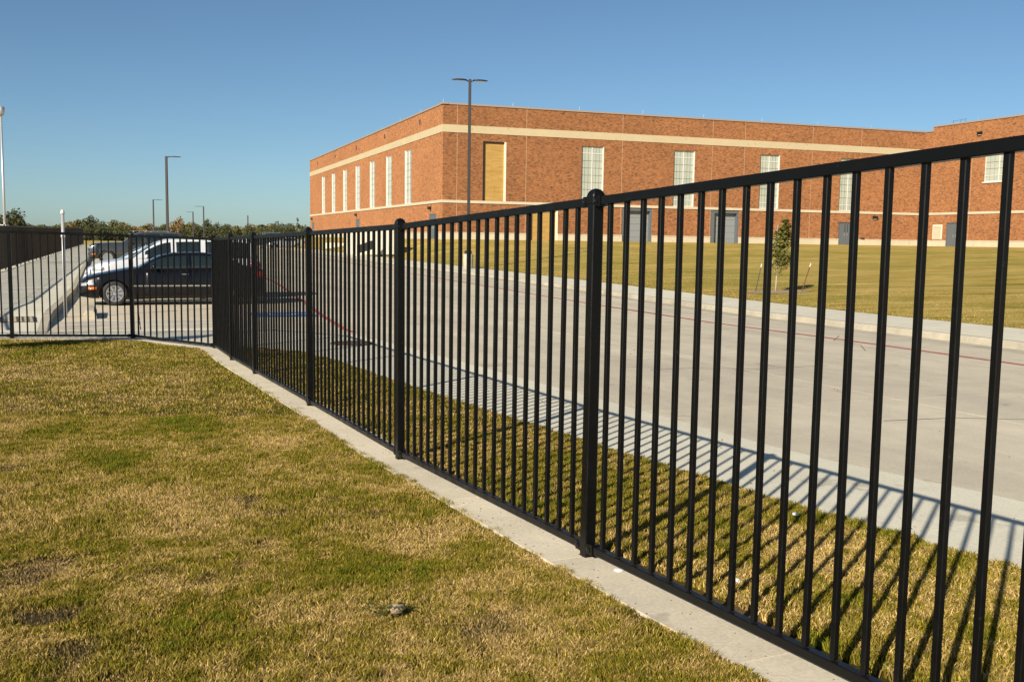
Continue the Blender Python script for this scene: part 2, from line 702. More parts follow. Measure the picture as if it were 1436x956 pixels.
# patches that can be seen in the lawn: x, y, radius x, radius y, dryness, soil
PATCH = [(-3.50, 7.00, .45, .5, .8, .35), (-2.16, 4.46, .18, .26, .5, .9), (-1.82, 3.80, .14, .10, .0, 1.5), (-1.80, 7.82, .38, .32, .9, .2), (-4.37, 8.52, .3, .5, .8, .2),
         (.02, 3.76, .15, .30, 1.0, .45), (-1.55, 5.74, .07, .40, .4, .5), (-1.21, 4.80, .06, .44, .5, .6), (-.93, 3.88, .06, .3, .6, .5), (-1.86, 5.36, .33, .7, .5, 0),
         (-1.53, 3.44, .12, .16, .3, .9), (-1.32, 4.24, .07, .10, .5, .8), (-2.87, 8.86, .3, .35, -.9, 0), (-3.84, 8.38, .25, .4, -.8, 0), (-2.86, 7.06, .3, .25, -.9, 0),
         (-1.16, 5.78, .28, .7, -.7, 0), (-.51, 4.48, .25, .45, -.5, 0), (-3.78, 11.7, .5, 1.6, .5, 0), (-1.59, 4.32, .25, .4, .4, .1), (-.43, 5.14, .2, .32, .6, 0),
         (-5.54, 12.2, .9, .7, .7, 0), (-2.9, 9.8, .5, .8, .5, 0), (-1.0, 7.2, .25, .5, -.5, 0), (-6.5, 14.6, 1.8, .7, -.5, 0), (-2.9, 5.6, .35, .4, .4, .2), (-.2, 4.1, .15, .3, .3, .0),
         (.9, 4.2, .25, .8, .7, .0), (1.25, 4.0, .2, .9, -.3, 0), (1.6, 4.9, .4, .5, .5, 0), (.45, 5.8, .5, .6, -.25, 0), (1.9, 4.5, .3, .3, .6, 0)]


def drysoil(x, y):
    x, y = np.asarray(x, float), np.asarray(y, float)
    d = .45 + .26 * (vnoise(x, y, 1.3, 1) - .5) + .62 * (vnoise(x, y, .33, 2) - .5) + .60 * (vnoise(x, y, .085, 3) - .5) + .35 * (vnoise(x, y, .035, 13) - .5)
    s = 1.1 * (vnoise(x, y, .30, 4) - .70) + .6 * (vnoise(x, y, .09, 5) - .62)
    for px, py, rx, ry, dd, ss in PATCH:
        wob = .75 + .9 * (vnoise(x, y, .16, 7) - .3)
        wgt = np.exp(-(((x - px) / rx) ** 2 + ((y - py) / ry) ** 2) * 1.2 / np.maximum(.2, wob))
        d = d + dd * wgt * .5
        s = s + ss * wgt * (.75 + 1.0 * vnoise(x, y, .12, 6))
    return np.clip(d, 0, 1), np.clip(s, 0, 1)


GREEN = np.array((.138, .140, .009))
MID = np.array((.290, .215, .022))
STRAW = np.array((.57, .40, .165))
LUSH = np.array((.10, .145, .010))
SOIL = np.array((.125, .085, .05))


def colour(d, s, r):
    d, s, r = d[:, None], s[:, None], r[:, None]
    t = np.clip(d + (r - .5) * 1.0, 0, 1)
    c = np.where(t < .5, GREEN + (MID - GREEN) * t * 2, MID + (STRAW - MID) * (t - .5) * 2)
    lush = np.clip((.12 - d) * 3, 0, .45)
    c = c * (1 - lush) + (LUSH * (.7 + .9 * r)) * lush
    dirt = np.clip(s * 1.0 - .14, 0, .55)
    return c * (1 - dirt) + np.array((.25, .17, .09)) * (.4 + 1.1 * r) * dirt


def surf_mesh(name, rows, mat):
    """grid of (x,y,z) rows -> mesh with a tint attribute for the thatch"""
    nr, nc = len(rows), len(rows[0])
    vv = np.array(rows, float).reshape(-1, 3)
    idx = np.arange(nr * nc).reshape(nr, nc)
    q = np.stack([idx[:-1, :-1], idx[:-1, 1:], idx[1:, 1:], idx[1:, :-1]], -1).reshape(-1, 4)
    me = bpy.data.meshes.new(name)
    me.from_pydata(vv.tolist(), [], q.tolist())
    me.materials.append(MT[mat])
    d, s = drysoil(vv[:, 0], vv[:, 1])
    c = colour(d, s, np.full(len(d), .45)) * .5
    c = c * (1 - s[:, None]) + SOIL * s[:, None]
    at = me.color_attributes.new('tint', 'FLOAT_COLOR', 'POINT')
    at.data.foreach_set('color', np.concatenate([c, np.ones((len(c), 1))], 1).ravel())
    me.shade_smooth()
    return me


def umax(v):
    """how far along the lawn goes at side offset v: up to the mow strip of the fence's far run"""
    best = 99
    for k in range(6, NP - 1):
        a, c = to_uv(*oa[k]), to_uv(*oa[k + 1])
        if min(a[1], c[1]) - 1e-6 <= v <= max(a[1], c[1]) + 1e-6 and abs(a[1] - c[1]) > 1e-6:
            t = (v - a[1]) / (c[1] - a[1])
            best = min(best, a[0] + (c[0] - a[0]) * t)
    if best > 50:
        best = to_uv(*oa[7])[0] if v > -3 else 13.6
    return best


def lz(u, v):
    x, y = uv2(u, v)
    return zf(u, v) - .012 + .022 * float(vnoise(x, y, 1.1, 8) - .5) + .012 * float(vnoise(x, y, .3, 9) - .5) * min(1, (-v - .2) * 3)


V0 = -.205
vs = [V0 - .002 - (i / 90) ** 1.35 * 15 for i in range(91)]
rows = []
for v in vs:
    um = umax(min(v, -.21)) + .03
    rows.append([(*uv2(u, v), lz(u, v)) for u in np.linspace(-7, um, 150)])
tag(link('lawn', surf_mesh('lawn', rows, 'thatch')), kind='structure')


def vz(u, t):
    v0, v1 = .125, vu(u)
    a, c = uv2(u, v0), uv2(u, v1)
    zo = zr(c[1]) + .012
    return (zf(u) - .02) * (1 - t) + zo * t + .01 * float(vnoise(*uv2(u, v0 + (v1 - v0) * t), .4, 12) - .5)


rows = []
for u in np.linspace(-8.5, 11.95, 170):
    v1 = max(vu(u), .14)
    rows.append([(*uv2(u, .125 + (v1 - .125) * t), vz(u, t)) for t in np.linspace(0, 1, 22)])
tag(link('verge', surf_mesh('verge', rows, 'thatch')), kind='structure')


def tint(d, s, n):
    c = colour(d, s, rng.random(n))
    c = c * (1 - .35 * np.minimum(s, 1))[:, None]
    c *= (.45 + 1.1 * rng.random(n) ** 1.3)[:, None]
    return np.concatenate([c, np.ones((n, 1))], 1).astype(np.float32)


def blade_part(x, y, z, h, w, simple):
    n = len(x)
    d, s = drysoil(x, y)
    keep = rng.random(n) > s * .8
    x, y, z, h, w, d, s = (a[keep] for a in (x, y, z, h, w, d, s))
    n = len(x)
    flat = s > .35
    h = h * np.where(flat, .55, 1) * (.8 + .4 * (1 - d)) * (.55 + .9 * vnoise(x, y, .07, 14) ** 1.3)
    keep2 = rng.random(n) > .55 * (vnoise(x, y, .05, 15) < .33)
    x, y, z, h, w, d, s = (a[keep2] for a in (x, y, z, h, w, d, s))
    n = len(x)
    ang = rng.random(n) * 2 * np.pi
    ba = rng.random(n) * 2 * np.pi
    lean = (.25 + .75 * rng.random(n)) * h * np.where(d > .6, 1.15, .8)
    wx, wy = np.cos(ang) * w / 2, np.sin(ang) * w / 2
    lx, ly = np.cos(ba) * lean, np.sin(ba) * lean
    if simple:
        vv = np.empty((n, 3, 3), np.float32)
        vv[:, 0] = np.stack([x - wx, y - wy, z - .005], 1)
        vv[:, 1] = np.stack([x + wx, y + wy, z - .005], 1)
        vv[:, 2] = np.stack([x + lx, y + ly, z + h * (.85 + .1 * rng.random(n))], 1)
        return vv.reshape(-1, 3), np.arange(n * 3, dtype=np.int32), 3, tint(d, s, n)
    vv = np.empty((n, 5, 3), np.float32)
    vv[:, 0] = np.stack([x - wx, y - wy, z - .005], 1)
    vv[:, 1] = np.stack([x + wx, y + wy, z - .005], 1)
    vv[:, 2] = np.stack([x + lx * .35 - wx * .8, y + ly * .35 - wy * .8, z + h * .55], 1)
    vv[:, 3] = np.stack([x + lx * .35 + wx * .8, y + ly * .35 + wy * .8, z + h * .55], 1)
    vv[:, 4] = np.stack([x + lx, y + ly, z + h * (.85 + .1 * rng.random(n))], 1)
    base = np.arange(n, dtype=np.int32) * 5
    tri = np.stack([base, base + 1, base + 3, base, base + 3, base + 2, base + 2, base + 3, base + 4], 1).reshape(-1)
    return vv.reshape(-1, 3), tri, 5, tint(d, s, n)


def blades(name, parts, label):
    """parts: (x, y, z, height, width, simple)"""
    V_, T_, C_, off = [], [], [], 0
    for p in parts:
        vv, tri, k, c4 = blade_part(*p)
        V_.append(vv)
        T_.append(tri + off)
        C_.append(np.repeat(c4, k, 0))
        off += len(vv)
    vv, tri, cc = np.concatenate(V_), np.concatenate(T_), np.concatenate(C_)
    me = bpy.data.meshes.new(name)
    me.vertices.add(len(vv))
    me.vertices.foreach_set('co', vv.ravel())
    me.loops.add(len(tri))
    me.loops.foreach_set('vertex_index', tri)
    npoly = len(tri) // 3
    me.polygons.add(npoly)
    me.polygons.foreach_set('loop_start', np.arange(npoly, dtype=np.int32) * 3)
    me.polygons.foreach_set('loop_total', np.full(npoly, 3, np.int32))
    me.update(calc_edges=True)
    me.materials.append(MT['grass_blade'])
    at = me.color_attributes.new('tint', 'FLOAT_COLOR', 'POINT')
    at.data.foreach_set('color', cc.ravel())
    print('BLADES', name, npoly)
    return tag(link(name, me), label, 'grass', kind='stuff')


def scatter_lawn(n, y0, y1):
    """random points of the lawn seen between depth y0 and y1"""
    out = []
    y = np.sqrt(rng.random(n) * (y1 ** 2 - y0 ** 2) + y0 ** 2)
    x = (rng.random(n) * 1.2 - .58) * y - 1.8 * (rng.random(n) < .22) * rng.random(n)
    u = (x - P1.x) * U.x + (y - P1.y) * U.y
    v = (x - P1.x) * V.x + (y - P1.y) * V.y
    edge = V0 + .035 * (vnoise(u, u * 0, .12, 20) - .3) + .05 * (vnoise(u, u * 0, .5, 21) - .5)
    vg = np.linspace(-14, V0, 200)
    um = np.interp(v, vg, [umax(min(q, -.21)) for q in vg])
    ok = (v < edge) & (u < um) & (v > -14)
    x, y, u, v = x[ok], y[ok], u[ok], v[ok]
    z = np.interp(u, UZ, FZ) + .03 * np.maximum(0, -v) * np.clip((u - 7) / 5, 0, 1) - .012 + .022 * (vnoise(x, y, 1.1, 8) - .5) + .012 * (vnoise(x, y, .3, 9) - .5)
    return x, y, z


parts = []
for n, a, c, sim in ((60000, .8, 2.6, True), (680000, 2.6, 5.0, False), (900000, 5.0, 9.0, True), (560000, 9.0, 17.5, True)):
    x, y, z = scatter_lawn(n, a, c)
    parts.append((x, y, z, .014 + .018 * rng.random(len(x)), (.0015 if sim is False else .0028) + .0005 * np.hypot(x, y), sim))
blades('lawn_grass', parts, 'short dry yellow green grass covering the near lawn beside the fence')


def scatter_verge(n, u0, u1):
    u = u0 + (u1 - u0) * rng.random(n)
    t = rng.random(n)
    vo = np.interp(u, [p[0] for p in VERGE], [p[1] for p in VERGE]) + .05 * (vnoise(u, u * 0, .15, 22) - .4)
    vi = .15 + .05 * np.clip(-u + .5, 0, 1)
    v = vi + .05 * (vnoise(u, u * 0, .2, 23) - .3) + (vo - vi) * t
    x, y = P1.x + U.x * u + V.x * v, P1.y + U.y * u + V.y * v
    zi = np.interp(u, UZ, FZ) - .02
    zo = np.interp(y, YD, ZD) + .012
    z = zi * (1 - t) + zo * t
    return x, y, z


parts = []
for n, a, c, sim in ((130000, -3.0, 0, False), (170000, 0, 4, True), (110000, 4, 12, True)):
    x, y, z = scatter_verge(n, a, c)
    parts.append((x, y, z, .020 + .018 * rng.random(len(x)), (.0026 if sim is False else .0038) + .0006 * np.hypot(x, y), sim))
blades('verge_grass', parts, 'striped strip of short grass between the fence and the pale walk')

# ------------------------------------------------------------------ near fence
PH = 1.75           # post height with cap
fence = empty('picket_fence', (.389, 4.646, .402))
tag(fence, 'tall black metal picket fence on the narrow concrete strip beside the near lawn', 'fence')
FO = fence.location.copy()


def chamf(w, c, z):
    h = w / 2
    return [Vector(q) for q in ((-h + c, -h, z), (h - c, -h, z), (h, -h + c, z), (h, h - c, z), (h - c, h, z), (-h + c, h, z), (-h, h - c, z), (-h, -h + c, z))]


def bar_mesh(name, w, h, c=.003):
    bb = MB()
    bb.loft([chamf(w, c, 0), chamf(w, c, h)])
    return bb.mesh(name, 'fence_paint')


post_me = bar_mesh('post', .056, PH - .045, .004)
bb = MB()
bb.loft([chamf(.066, .004, -.028), chamf(.066, .004, .004), chamf(.063, .005, .013), chamf(.052, .005, .026), chamf(.032, .004, .036), chamf(.010, .002, .040)])
cap_me = bb.mesh('post_cap', 'fence_paint')
pk_me = bar_mesh('picket', .0215, 1.0, .0022)
# bracket: collar with a bolt on the camera side
bb = MB()
bb.box((0, 0, 0), (.05, .047, .050))
bb.lathe([(.0001, .023), (.021, .0235), (.021, .0265), (.0001, .027)], 18, (.012, 0, 0), 'Y')
bb.lathe([(.0001, .0265), (.0065, .0265), (.0065, .031), (.004, .0325), (.0001, .033)], 10, (.012, 0, 0), 'Y', 1)
br_me = bb.mesh('bracket', ['fence_paint', 'dark_metal'])
NPICK = {}


def fence_post(k):
    p = Vector(LINE[k])
    d = (Vector(LINE[min(k + 1, NP - 1)][:2]) - Vector(LINE[max(k - 1, 0)][:2])).normalized()
    rz = math.atan2(d.y, d.x)
    if k == 7:
        d = (Vector(LINE[7][:2]) - Vector(LINE[6][:2])).normalized()
        rz = math.atan2(d.y, d.x)
    o = link('post', post_me, fence, p - FO - Vector((0, 0, .006)), (R(random.uniform(-.25, .25)), R(random.uniform(-.25, .25)), rz))
    link('post_cap', cap_me, o, (0, 0, PH - .044))
    return rz


def fence_panel(k, n, end0=1.0, end1=1.0):
    """panel between post k and k+1 with n pickets; end gaps in units of the picket spacing"""
    a, c = Vector(LINE[k]), Vector(LINE[k + 1])
    d = c - a
    ln = d.length
    rz = math.atan2(d.y, d.x)
    tilt = math.asin(d.z / ln)
    dn = d.normalized()
    for z0, hh, ww in ((.028, .036, .036), (PH - .05 - .040, .040, .038)):
        bb = MB()
        nn = 3
        P = a + Vector((0, 0, z0))
        q0, q1 = dn * .030, d - dn * .030
        s = Vector((-math.sin(rz), math.cos(rz), 0)) * ww / 2
        u_ = Vector((0, 0, hh))
        c_ = .003
        ring = lambda q: [q - s + Vector((0, 0, c_)), q - s * .86, q + s * .86, q + s + Vector((0, 0, c_)), q + s + u_ - Vector((0, 0, c_)), q + s * .86 + u_, q - s * .86 + u_, q - s + u_ - Vector((0, 0, c_))]
        bb.loft([ring(q0), ring(q1)])
        bb.build('rail', 'fence_paint', fence, loc=P - FO)
        for q in (q0 + dn * .022, q1 - dn * .022):
            link('bracket', br_me, fence, P + q + Vector((0, 0, hh / 2)) - FO, (0, -tilt, rz))
    gaps = n - 1 + end0 + end1
    zb, zt = .034 + .034, PH - .05 - .040 + .004
    for i in range(n):
        t = (end0 + i) / gaps
        p = a + d * t + Vector((0, 0, zb))
        o = link('picket', pk_me, fence, p - FO, (R(random.uniform(-.12, .12)), R(random.uniform(-.15, .15)), rz))
        o.scale = (1, 1, zt - zb)


for k in range(NP - 1):
    fence_post(k)
PANEL = {0: (19, 1, 1), 1: (19, 1.48, 1.02), 2: (19, 1.18, 1.26), 3: (19, .75, 1.3), 4: (19, .8, 1), 5: (11, 1, .9), 6: (12, .9, .8), 7: (12, 1, 1), 8: (15, 1, 1), 9: (24, 1, 1)}
for k, (n, e0, e1) in PANEL.items():
    fence_panel(k, n, e0, e1)

# long fence beside the parking lot (same height as its shadow tells: 2.05 m)
LH = 2.05
lf0 = Vector((-11.2, 14.6))
ld = Vector((-.379, .925)).normalized()
LFX = [(-11.2, 14.6), (-22.75, 44.2), (-27.9, 57.4), (-46.6, 106.4), (-54.6, 127.0)]


def lfence(s):
    """point on the long fence at distance s"""
    for a, c in zip(LFX, LFX[1:]):
        a, c = Vector(a), Vector(c)
        l_ = (c - a).length
        if s <= l_ or c == Vector(LFX[-1]):
            return a + (c - a) * (s / l_)
        s -= l_


def walk_h(y):
    t = min(1, max(0, (y - 17.5) / 4.2))
    return .15 * t * t * (3 - 2 * t)


lfen = empty('long_picket_fence', (-11.2, 14.6, .27))
tag(lfen, 'long black picket fence running away along the left side of the car park walk', 'fence')
LO = lfen.location.copy()
LT = sum((Vector(c) - Vector(a)).length for a, c in zip(LFX, LFX[1:]))
newmat('fence_dark', (.006, .006, .006), .5, 0, .2)
lpost = bar_mesh('post', .06, LH + .05, .004)
lpost.materials[0] = MT['fence_dark']
npan = int(LT / 2.44)
for k in range(npan + 1):
    p = lfence(min(k * 2.44, LT - .01))
    z = zr(p.y) + walk_h(p.y) if k else .27
    if k:
        link('post', lpost, lfen, Vector((p.x, p.y, z)) - LO, (0, 0, math.atan2(ld.y, ld.x)))
    if k < npan:
        q = lfence(min((k + 1) * 2.44, LT - .01))
        z2 = zr(q.y) + walk_h(q.y)
        bb = MB()
        for zz in (.08, LH - .04):
            a, c = Vector((p.x, p.y, z + zz)), Vector((q.x, q.y, z2 + zz))
            s_ = Vector((.019, .0075, 0))
            u_ = Vector((0, 0, .036))
            bb.hexa([a - s_, a + s_, c + s_, c - s_], [a - s_ + u_, a + s_ + u_, c + s_ + u_, c - s_ + u_])
        o = bb.build('rail', 'fence_paint')
        o.parent = lfen
        o.matrix_parent_inverse = Matrix.Translation(-LO)
bb = MB()
s = .14
while s < LT:
    p = lfence(s)
    z = zr(p.y) + walk_h(p.y)
    h = .011
    a = [Vector((p.x + dx, p.y + dy, z + .09)) for dx, dy in ((-h, -h), (h, -h), (h, h), (-h, h))]
    bb.hexa(a, [q + Vector((0, 0, LH - .1)) for q in a])
    s += .122
o = bb.build('pickets', 'fence_dark')
o['kind'] = 'stuff'
o.parent = lfen
o.matrix_parent_inverse = Matrix.Translation(-LO)

# ------------------------------------------------------------------ lot walk between long fence and kerb
KL = [(-7.6, 15.7), (-8.15, 17.3), (-9.93, 21.46), (-14.28, 32.6), (-28.4, 66.8), (-43.0, 103.0), (-51.5, 126.0)]


def kl(y, off=0):
    x = float(np.interp(y, [p[1] for p in KL], [p[0] for p in KL]))
    return x - off


def lfx(y):
    return float(np.interp(y, [p[1] for p in LFX], [p[0] for p in LFX]))


walk = empty('car_park_walk', (-11, 22, .1))
tag(walk, kind='structure')


def wz(y):
    return zr(y) + walk_h(y)


def padd(o, par):
    o.parent = par
    o.matrix_parent_inverse = Matrix.Translation(-par.location)
    return o


y = 15.2
dirx = (-.379, .925)
while y < 124:
    st = 1.52 if y < 70 else 3.04
    for c in range(3):
        def pt(yy, f):
            xa, xb = lfx(yy) - .25, kl(yy, .17)
            # joints run square to the kerb
            x_ = xa + (xb - xa) * f
            return (x_, yy + (x_ - xa) * .40)
        f0, f1 = c / 3 + .0015, (c + 1) / 3 - .0015
        q = [pt(y + .006, f0), pt(y + .006, f1), pt(y + st - .006, f1), pt(y + st - .006, f0)]
        # keep the kerb-side edge on the kerb line
        def fix(p, f):
            if c == 2 and f > .9:
                return (kl(p[1], .17), p[1])
            return p
        q = [fix(q[0], f0), fix(q[1], f1), fix(q[2], f1), fix(q[3], f0)]
        bb = MB()
        bb.hexa([(a, d, wz(d) - .1) for a, d in q], [(a, d, wz(d)) for a, d in q])
        padd(bb.build('paving_slab', 'walk_concrete'), walk)
    y += st
y = 15.8
while y < 124:
    st = 3.0
    bb = MB()
    rings = []
    for yy in np.linspace(y + .006, y + st - .006, 4):
        hh = walk_h(yy)
        rings.append([(kl(yy, .165), yy - .07, wz(yy) - .25), (kl(yy, .165), yy - .07, wz(yy) + .002), (kl(yy, .02), yy, wz(yy) + .002), (kl(yy, 0), yy, wz(yy) - .02 * min(1, hh * 8)), (kl(yy, -.01), yy, zr(yy) - .02)])
    bb.loft(rings)
    padd(bb.build('kerb_stone', 'kerb_concrete'), walk)
    y += st
# joint filler just below the slabs
bb = MB()
rows = []
for yy in np.linspace(14.5, 126, 60):
    rows.append([(lfx(yy) - .3, yy, wz(yy) - .02), (kl(yy, .1), yy, wz(yy) - .02)])
bb.loft(rows, closed=False)
padd(bb.build('joint_bed', 'joint'), walk)

# grooved drain grate in the walk ramp
gr = empty('drain_grate', (-10.3, 20.0, wz(20.0) + .01))
tag(gr, 'ribbed grey drain grate set across the pale ramp behind the left fence', 'grate')
bb = MB()
gx = Vector((.968, .245, 0))
gy = Vector((-.45, .88, 0)).normalized()
g0 = Vector((-12.2, 18.75, 0))
gz = lambda p: Vector((p.x, p.y, wz(p.y)))


def gpt(a, c, h):
    p = g0 + gx * a + gy * c
    q = gz(p)
    q.z += h + .012
    return q - gr.location


bb.hexa([gpt(0, 0, -.02), gpt(2.95, 0, -.02), gpt(2.95, .95, -.02), gpt(0, .95, -.02)], [gpt(0, 0, .006), gpt(2.95, 0, .006), gpt(2.95, .95, .006), gpt(0, .95, .006)])
bb.build('pan', 'iron', gr)
slat_rows = np.arange(0.04, 2.9, .10)
for a in slat_rows:
    bb = MB()
    bb.hexa([gpt(a, .03, .004), gpt(a + .055, .03, .004), gpt(a + .055, .92, .004), gpt(a, .92, .004)], [gpt(a, .03, .014), gpt(a + .055, .03, .014), gpt(a + .055, .92, .014), gpt(a, .92, .014)])
    bb.build('slat', 'kerb_concrete', gr)

# ------------------------------------------------------------------ markings


def mark(name, pts, w, mat, h=.006, parent=None):
    bb = MB()
    rows = []
    for i, p in enumerate(pts):
        p = Vector(p)
        d = (Vector(pts[min(i + 1, len(pts) - 1)]) - Vector(pts[max(i - 1, 0)])).normalized()
        nrm = Vector((d.y, -d.x)) * w / 2
        a, c = p - nrm, p + nrm
        rows.append([(a.x, a.y, zr(a.y) + h), (c.x, c.y, zr(c.y) + h)])
    bb.loft(rows, closed=False)
    o = bb.build(name, mat)
    if parent:
        o.parent = parent
    return o


def smooth_line(pts, n=40):
    pts = sorted(pts, key=lambda p: p[1])
    ys_ = np.array([p[1] for p in pts])
    xs_ = np.array([p[0] for p in pts])
    co = np.polyfit(ys_, xs_, 2)
    yy = np.linspace(ys_[0], ys_[-1], n)
    return [(float(np.polyval(co, q)), float(q)) for q in yy]


far_red = [(9.6, 6.0), (8.7, 10.6), (7.75, 14.7), (6.35, 19.0), (4.75, 23.2), (2.4, 30.2), (0.03, 37.2), (-2.7, 45.5), (-5.6, 53.8), (-15.0, 80.2), (-25.2, 108.8)]
tag(mark('red_lane_line', far_red, .11, 'red_line', parent=road))
near_red = [(-3.05, 19.1), (-3.32, 19.7), (-4.45, 23.4), (-5.59, 27.3), (-8.3, 36.3), (-9.6, 40.5), (-20, 70)]
mark('red_lane_line', near_red, .12, 'red_line', parent=road)
mark('bay_line', [(-10.5, 23.8), (-5.6, 25.75)], .10, 'white_line', parent=road)
mark('bay_line', [(-9.4, 20.5), (-4.6, 22.4)], .10, 'white_line', parent=road)
mark('bay_line', [(-8.85, 19.5), (-7.9, 20.85)], .10, 'white_line', h=.006, parent=road)
mark('bay_line', [(-8.35, 18.2), (-7.6, 19.5), (-6.25, 20.9), (-5.5, 21.9)], .10, 'white_line', h=.006, parent=road)
for k in range(1, 14):
    a = Vector((-10.7, 23.9)) + Vector((-.379, .925)) * 2.75 * k
    c = a + Vector((.925, .379)) * 5.3
    if k not in ():
        mark('bay_line', [tuple(a), tuple(c)], .10, 'white_line', parent=road)
# blue bay symbol: panel with a plain wheelchair figure
bx0 = Vector((-5.55, 23.9))
ax, ay = Vector((.925, .379)), Vector((-.379, .925))
bp = mark('blue_bay_panel', [tuple(bx0 - ax * .75), tuple(bx0 + ax * .75)], 1.6, 'blue_mark', h=.008, parent=road)
bb = MB()


def bz(p, h=.012):
    q = bx0 + ax * p[0] + ay * p[1]
    return (q.x, q.y, zr(q.y) + h)


def stroke(pts, w=.09):
    rows = []
    for i, p in enumerate(pts):
        p = Vector(p)
        d = (Vector(pts[min(i + 1, len(pts) - 1)]) - Vector(pts[max(i - 1, 0)])).normalized()
        nn = Vector((d.y, -d.x)) * w / 2
        rows.append([bz(p - nn), bz(p + nn)])
    bb.loft(rows, closed=False)


stroke([(-.42, .05), (-.1, .05), (-.05, .38)][::-1] if False else [(.5, .05), (.1, .05), (.1, .3), (-.3, .3), (-.5, .42)])
stroke([(.1 - .32 * math.cos(t) * .9 - .1, -.1 - .34 * math.sin(t) + .1) for t in np.linspace(-.6, 3.4, 14)])
stroke([(.56, .02), (.62, .08)], .14)
o = bb.build('wheelchair_symbol', 'white_line', road)

# manhole cover
mh = empty('manhole_cover', (-2.68, 16.6, zr(16.6) + .022))
tag(mh, 'rusty brown round manhole cover in the pale walk near the fence corner', 'manhole cover')
bb = MB()
bb.lathe([(.0001, 0), (.29, 0), (.31, -.003), (.31, -.03)], 28)
bb.build('lid', 'iron', mh)
bb = MB()
bb.lathe([(.32, -.02), (.32, .004), (.36, .004), (.365, -.02)], 28)
bb.build('rim_ring', 'iron', mh)

# wheel stop
ws = empty('wheel_stop', (-9.51, 22.38, zr(22.4)))
ws.rotation_euler = (0, 0, math.atan2(.925, -.379))
tag(ws, 'pale concrete wheel stop lying end-on in the empty bay before the black car', 'wheel stop')
bb = MB()
prof = [(-.13, 0), (.13, 0), (.13, .08), (.075, .19), (-.075, .19), (-.13, .08)]
bb.loft([[(xx, a, c * zz) for a, c in prof] for xx, zz in ((-.95, .92), (-.93, 1), (.93, 1), (.95, .92))])
bb.build('block', 'kerb_concrete', ws)

# ------------------------------------------------------------------ far kerb, walk and the rising lawn
KP = [Vector(p) for p in KERB][::-1]          # near to far


def resample(P, st):
    out, acc = [P[0].copy()], 0
    for a, c in zip(P, P[1:]):
        l_ = (c - a).length
        t = st - acc
        while t <= l_:
            out.append(a + (c - a) * (t / l_))
            t += st
        acc = (acc + l_) % st
    return out


def catmull(P, n=6):
    out = []
    for i in range(len(P) - 1):
        p0, p1, p2, p3 = P[max(i - 1, 0)], P[i], P[i + 1], P[min(i + 2, len(P) - 1)]
        for k in range(n):
            t = k / n
            out.append(.5 * ((2 * p1) + (p2 - p0) * t + (2 * p0 - 5 * p1 + 4 * p2 - p3) * t * t + (3 * p1 - p0 - 3 * p2 + p3) * t ** 3))
    out.append(P[-1].copy())
    return out


KS = resample(catmull(KP, 8), .75)


def side(P, i, off):
    d = (P[min(i + 1, len(P) - 1)] - P[max(i - 1, 0)]).normalized()
    return P[i] + Vector((d.y, -d.x)) * off


fw = empty('far_walk', (6, 25, .15))
tag(fw, kind='structure')
WOFF = 2.35
i = 0
while i + 4 < len(KS):
    st = 4
    bb = MB()
    rings = []
    for k in range(i, i + st + 1):
        e = .004 if k == i else (-.004 if k == i + st else 0)
        sh = (KS[min(k + 1, len(KS) - 1)] - KS[k]) * (e / .75) if k + 1 < len(KS) else Vector((0, 0))
        q = [side(KS, k, off) + sh for off in (0, .02, .055, .17)]
        z = zr(q[0].y)
        rings.append([(*q[0], z - .05), (*q[1], z + .10), (*q[2], z + .135), (*q[3], z + .14), (*q[3], z - .05)])
    bb.loft(rings)
    padd(bb.build('kerb_stone', 'kerb_concrete'), fw)
    bb = MB()
    rings = []
    for k in range(i, i + st + 1):
        e = .005 if k == i else (-.005 if k == i + st else 0)
        sh = (KS[min(k + 1, len(KS) - 1)] - KS[k]) * (e / .75) if k + 1 < len(KS) else Vector((0, 0))
        q = [side(KS, k, off) + sh for off in (.178, WOFF)]
        z = zr(q[0].y)
        rings.append([(*q[0], z), (*q[0], z + .141), (*q[1], z + .165), (*q[1], z)])
    bb.loft(rings)
    padd(bb.build('walk_slab', 'walk_concrete'), fw)
    i += st
# gutter pan at the foot of the kerb
bb = MB()
bb.loft([[(*side(KS, k, -.45), zr(KS[k].y) + .003), (*side(KS, k, .02), zr(KS[k].y) + .003)] for k in range(len(KS))], closed=False)
padd(bb.build('gutter_pan', 'kerb_concrete'), fw)
bb = MB()
bb.loft([[(*side(KS, k, .1), zr(KS[k].y) + .12), (*side(KS, k, WOFF), zr(KS[k].y) + .14)] for k in range(len(KS))], closed=False)
padd(bb.build('joint_bed', 'joint'), fw)

# building footprint
Bc = Vector((-5.994, 84.0))
azd = lambda a: Vector((math.sin(R(a)), math.cos(R(a))))
dL, dR, dW = azd(-20.5), azd(71.2), azd(158.5)
Cc = Bc + dR * 49.09
Ac = Bc + dL * 69.2
Dc = Cc + dW * 46
BASE = 1.9
wl = [side(KS, k, WOFF - .02) for k in range(len(KS))]


def bfoot(p):
    """matching point at the building foot for a point of the walk's edge"""
    ky = [-12, 2, 12, 19.7, 27.4, 34, 52.7, 76.2, 116, 135, 152]
    tgt = [Dc + Vector((4, -12)), Cc + dW * 40, Cc + dW * 26, Cc + dW * 12, Cc, Bc + dR * 36, Bc + dR * 18, Bc, Bc + dL * 48, Ac, Ac + dL * 16]
    return Vector((float(np.interp(p.y, ky, [t.x for t in tgt])), float(np.interp(p.y, ky, [t.y for t in tgt]))))


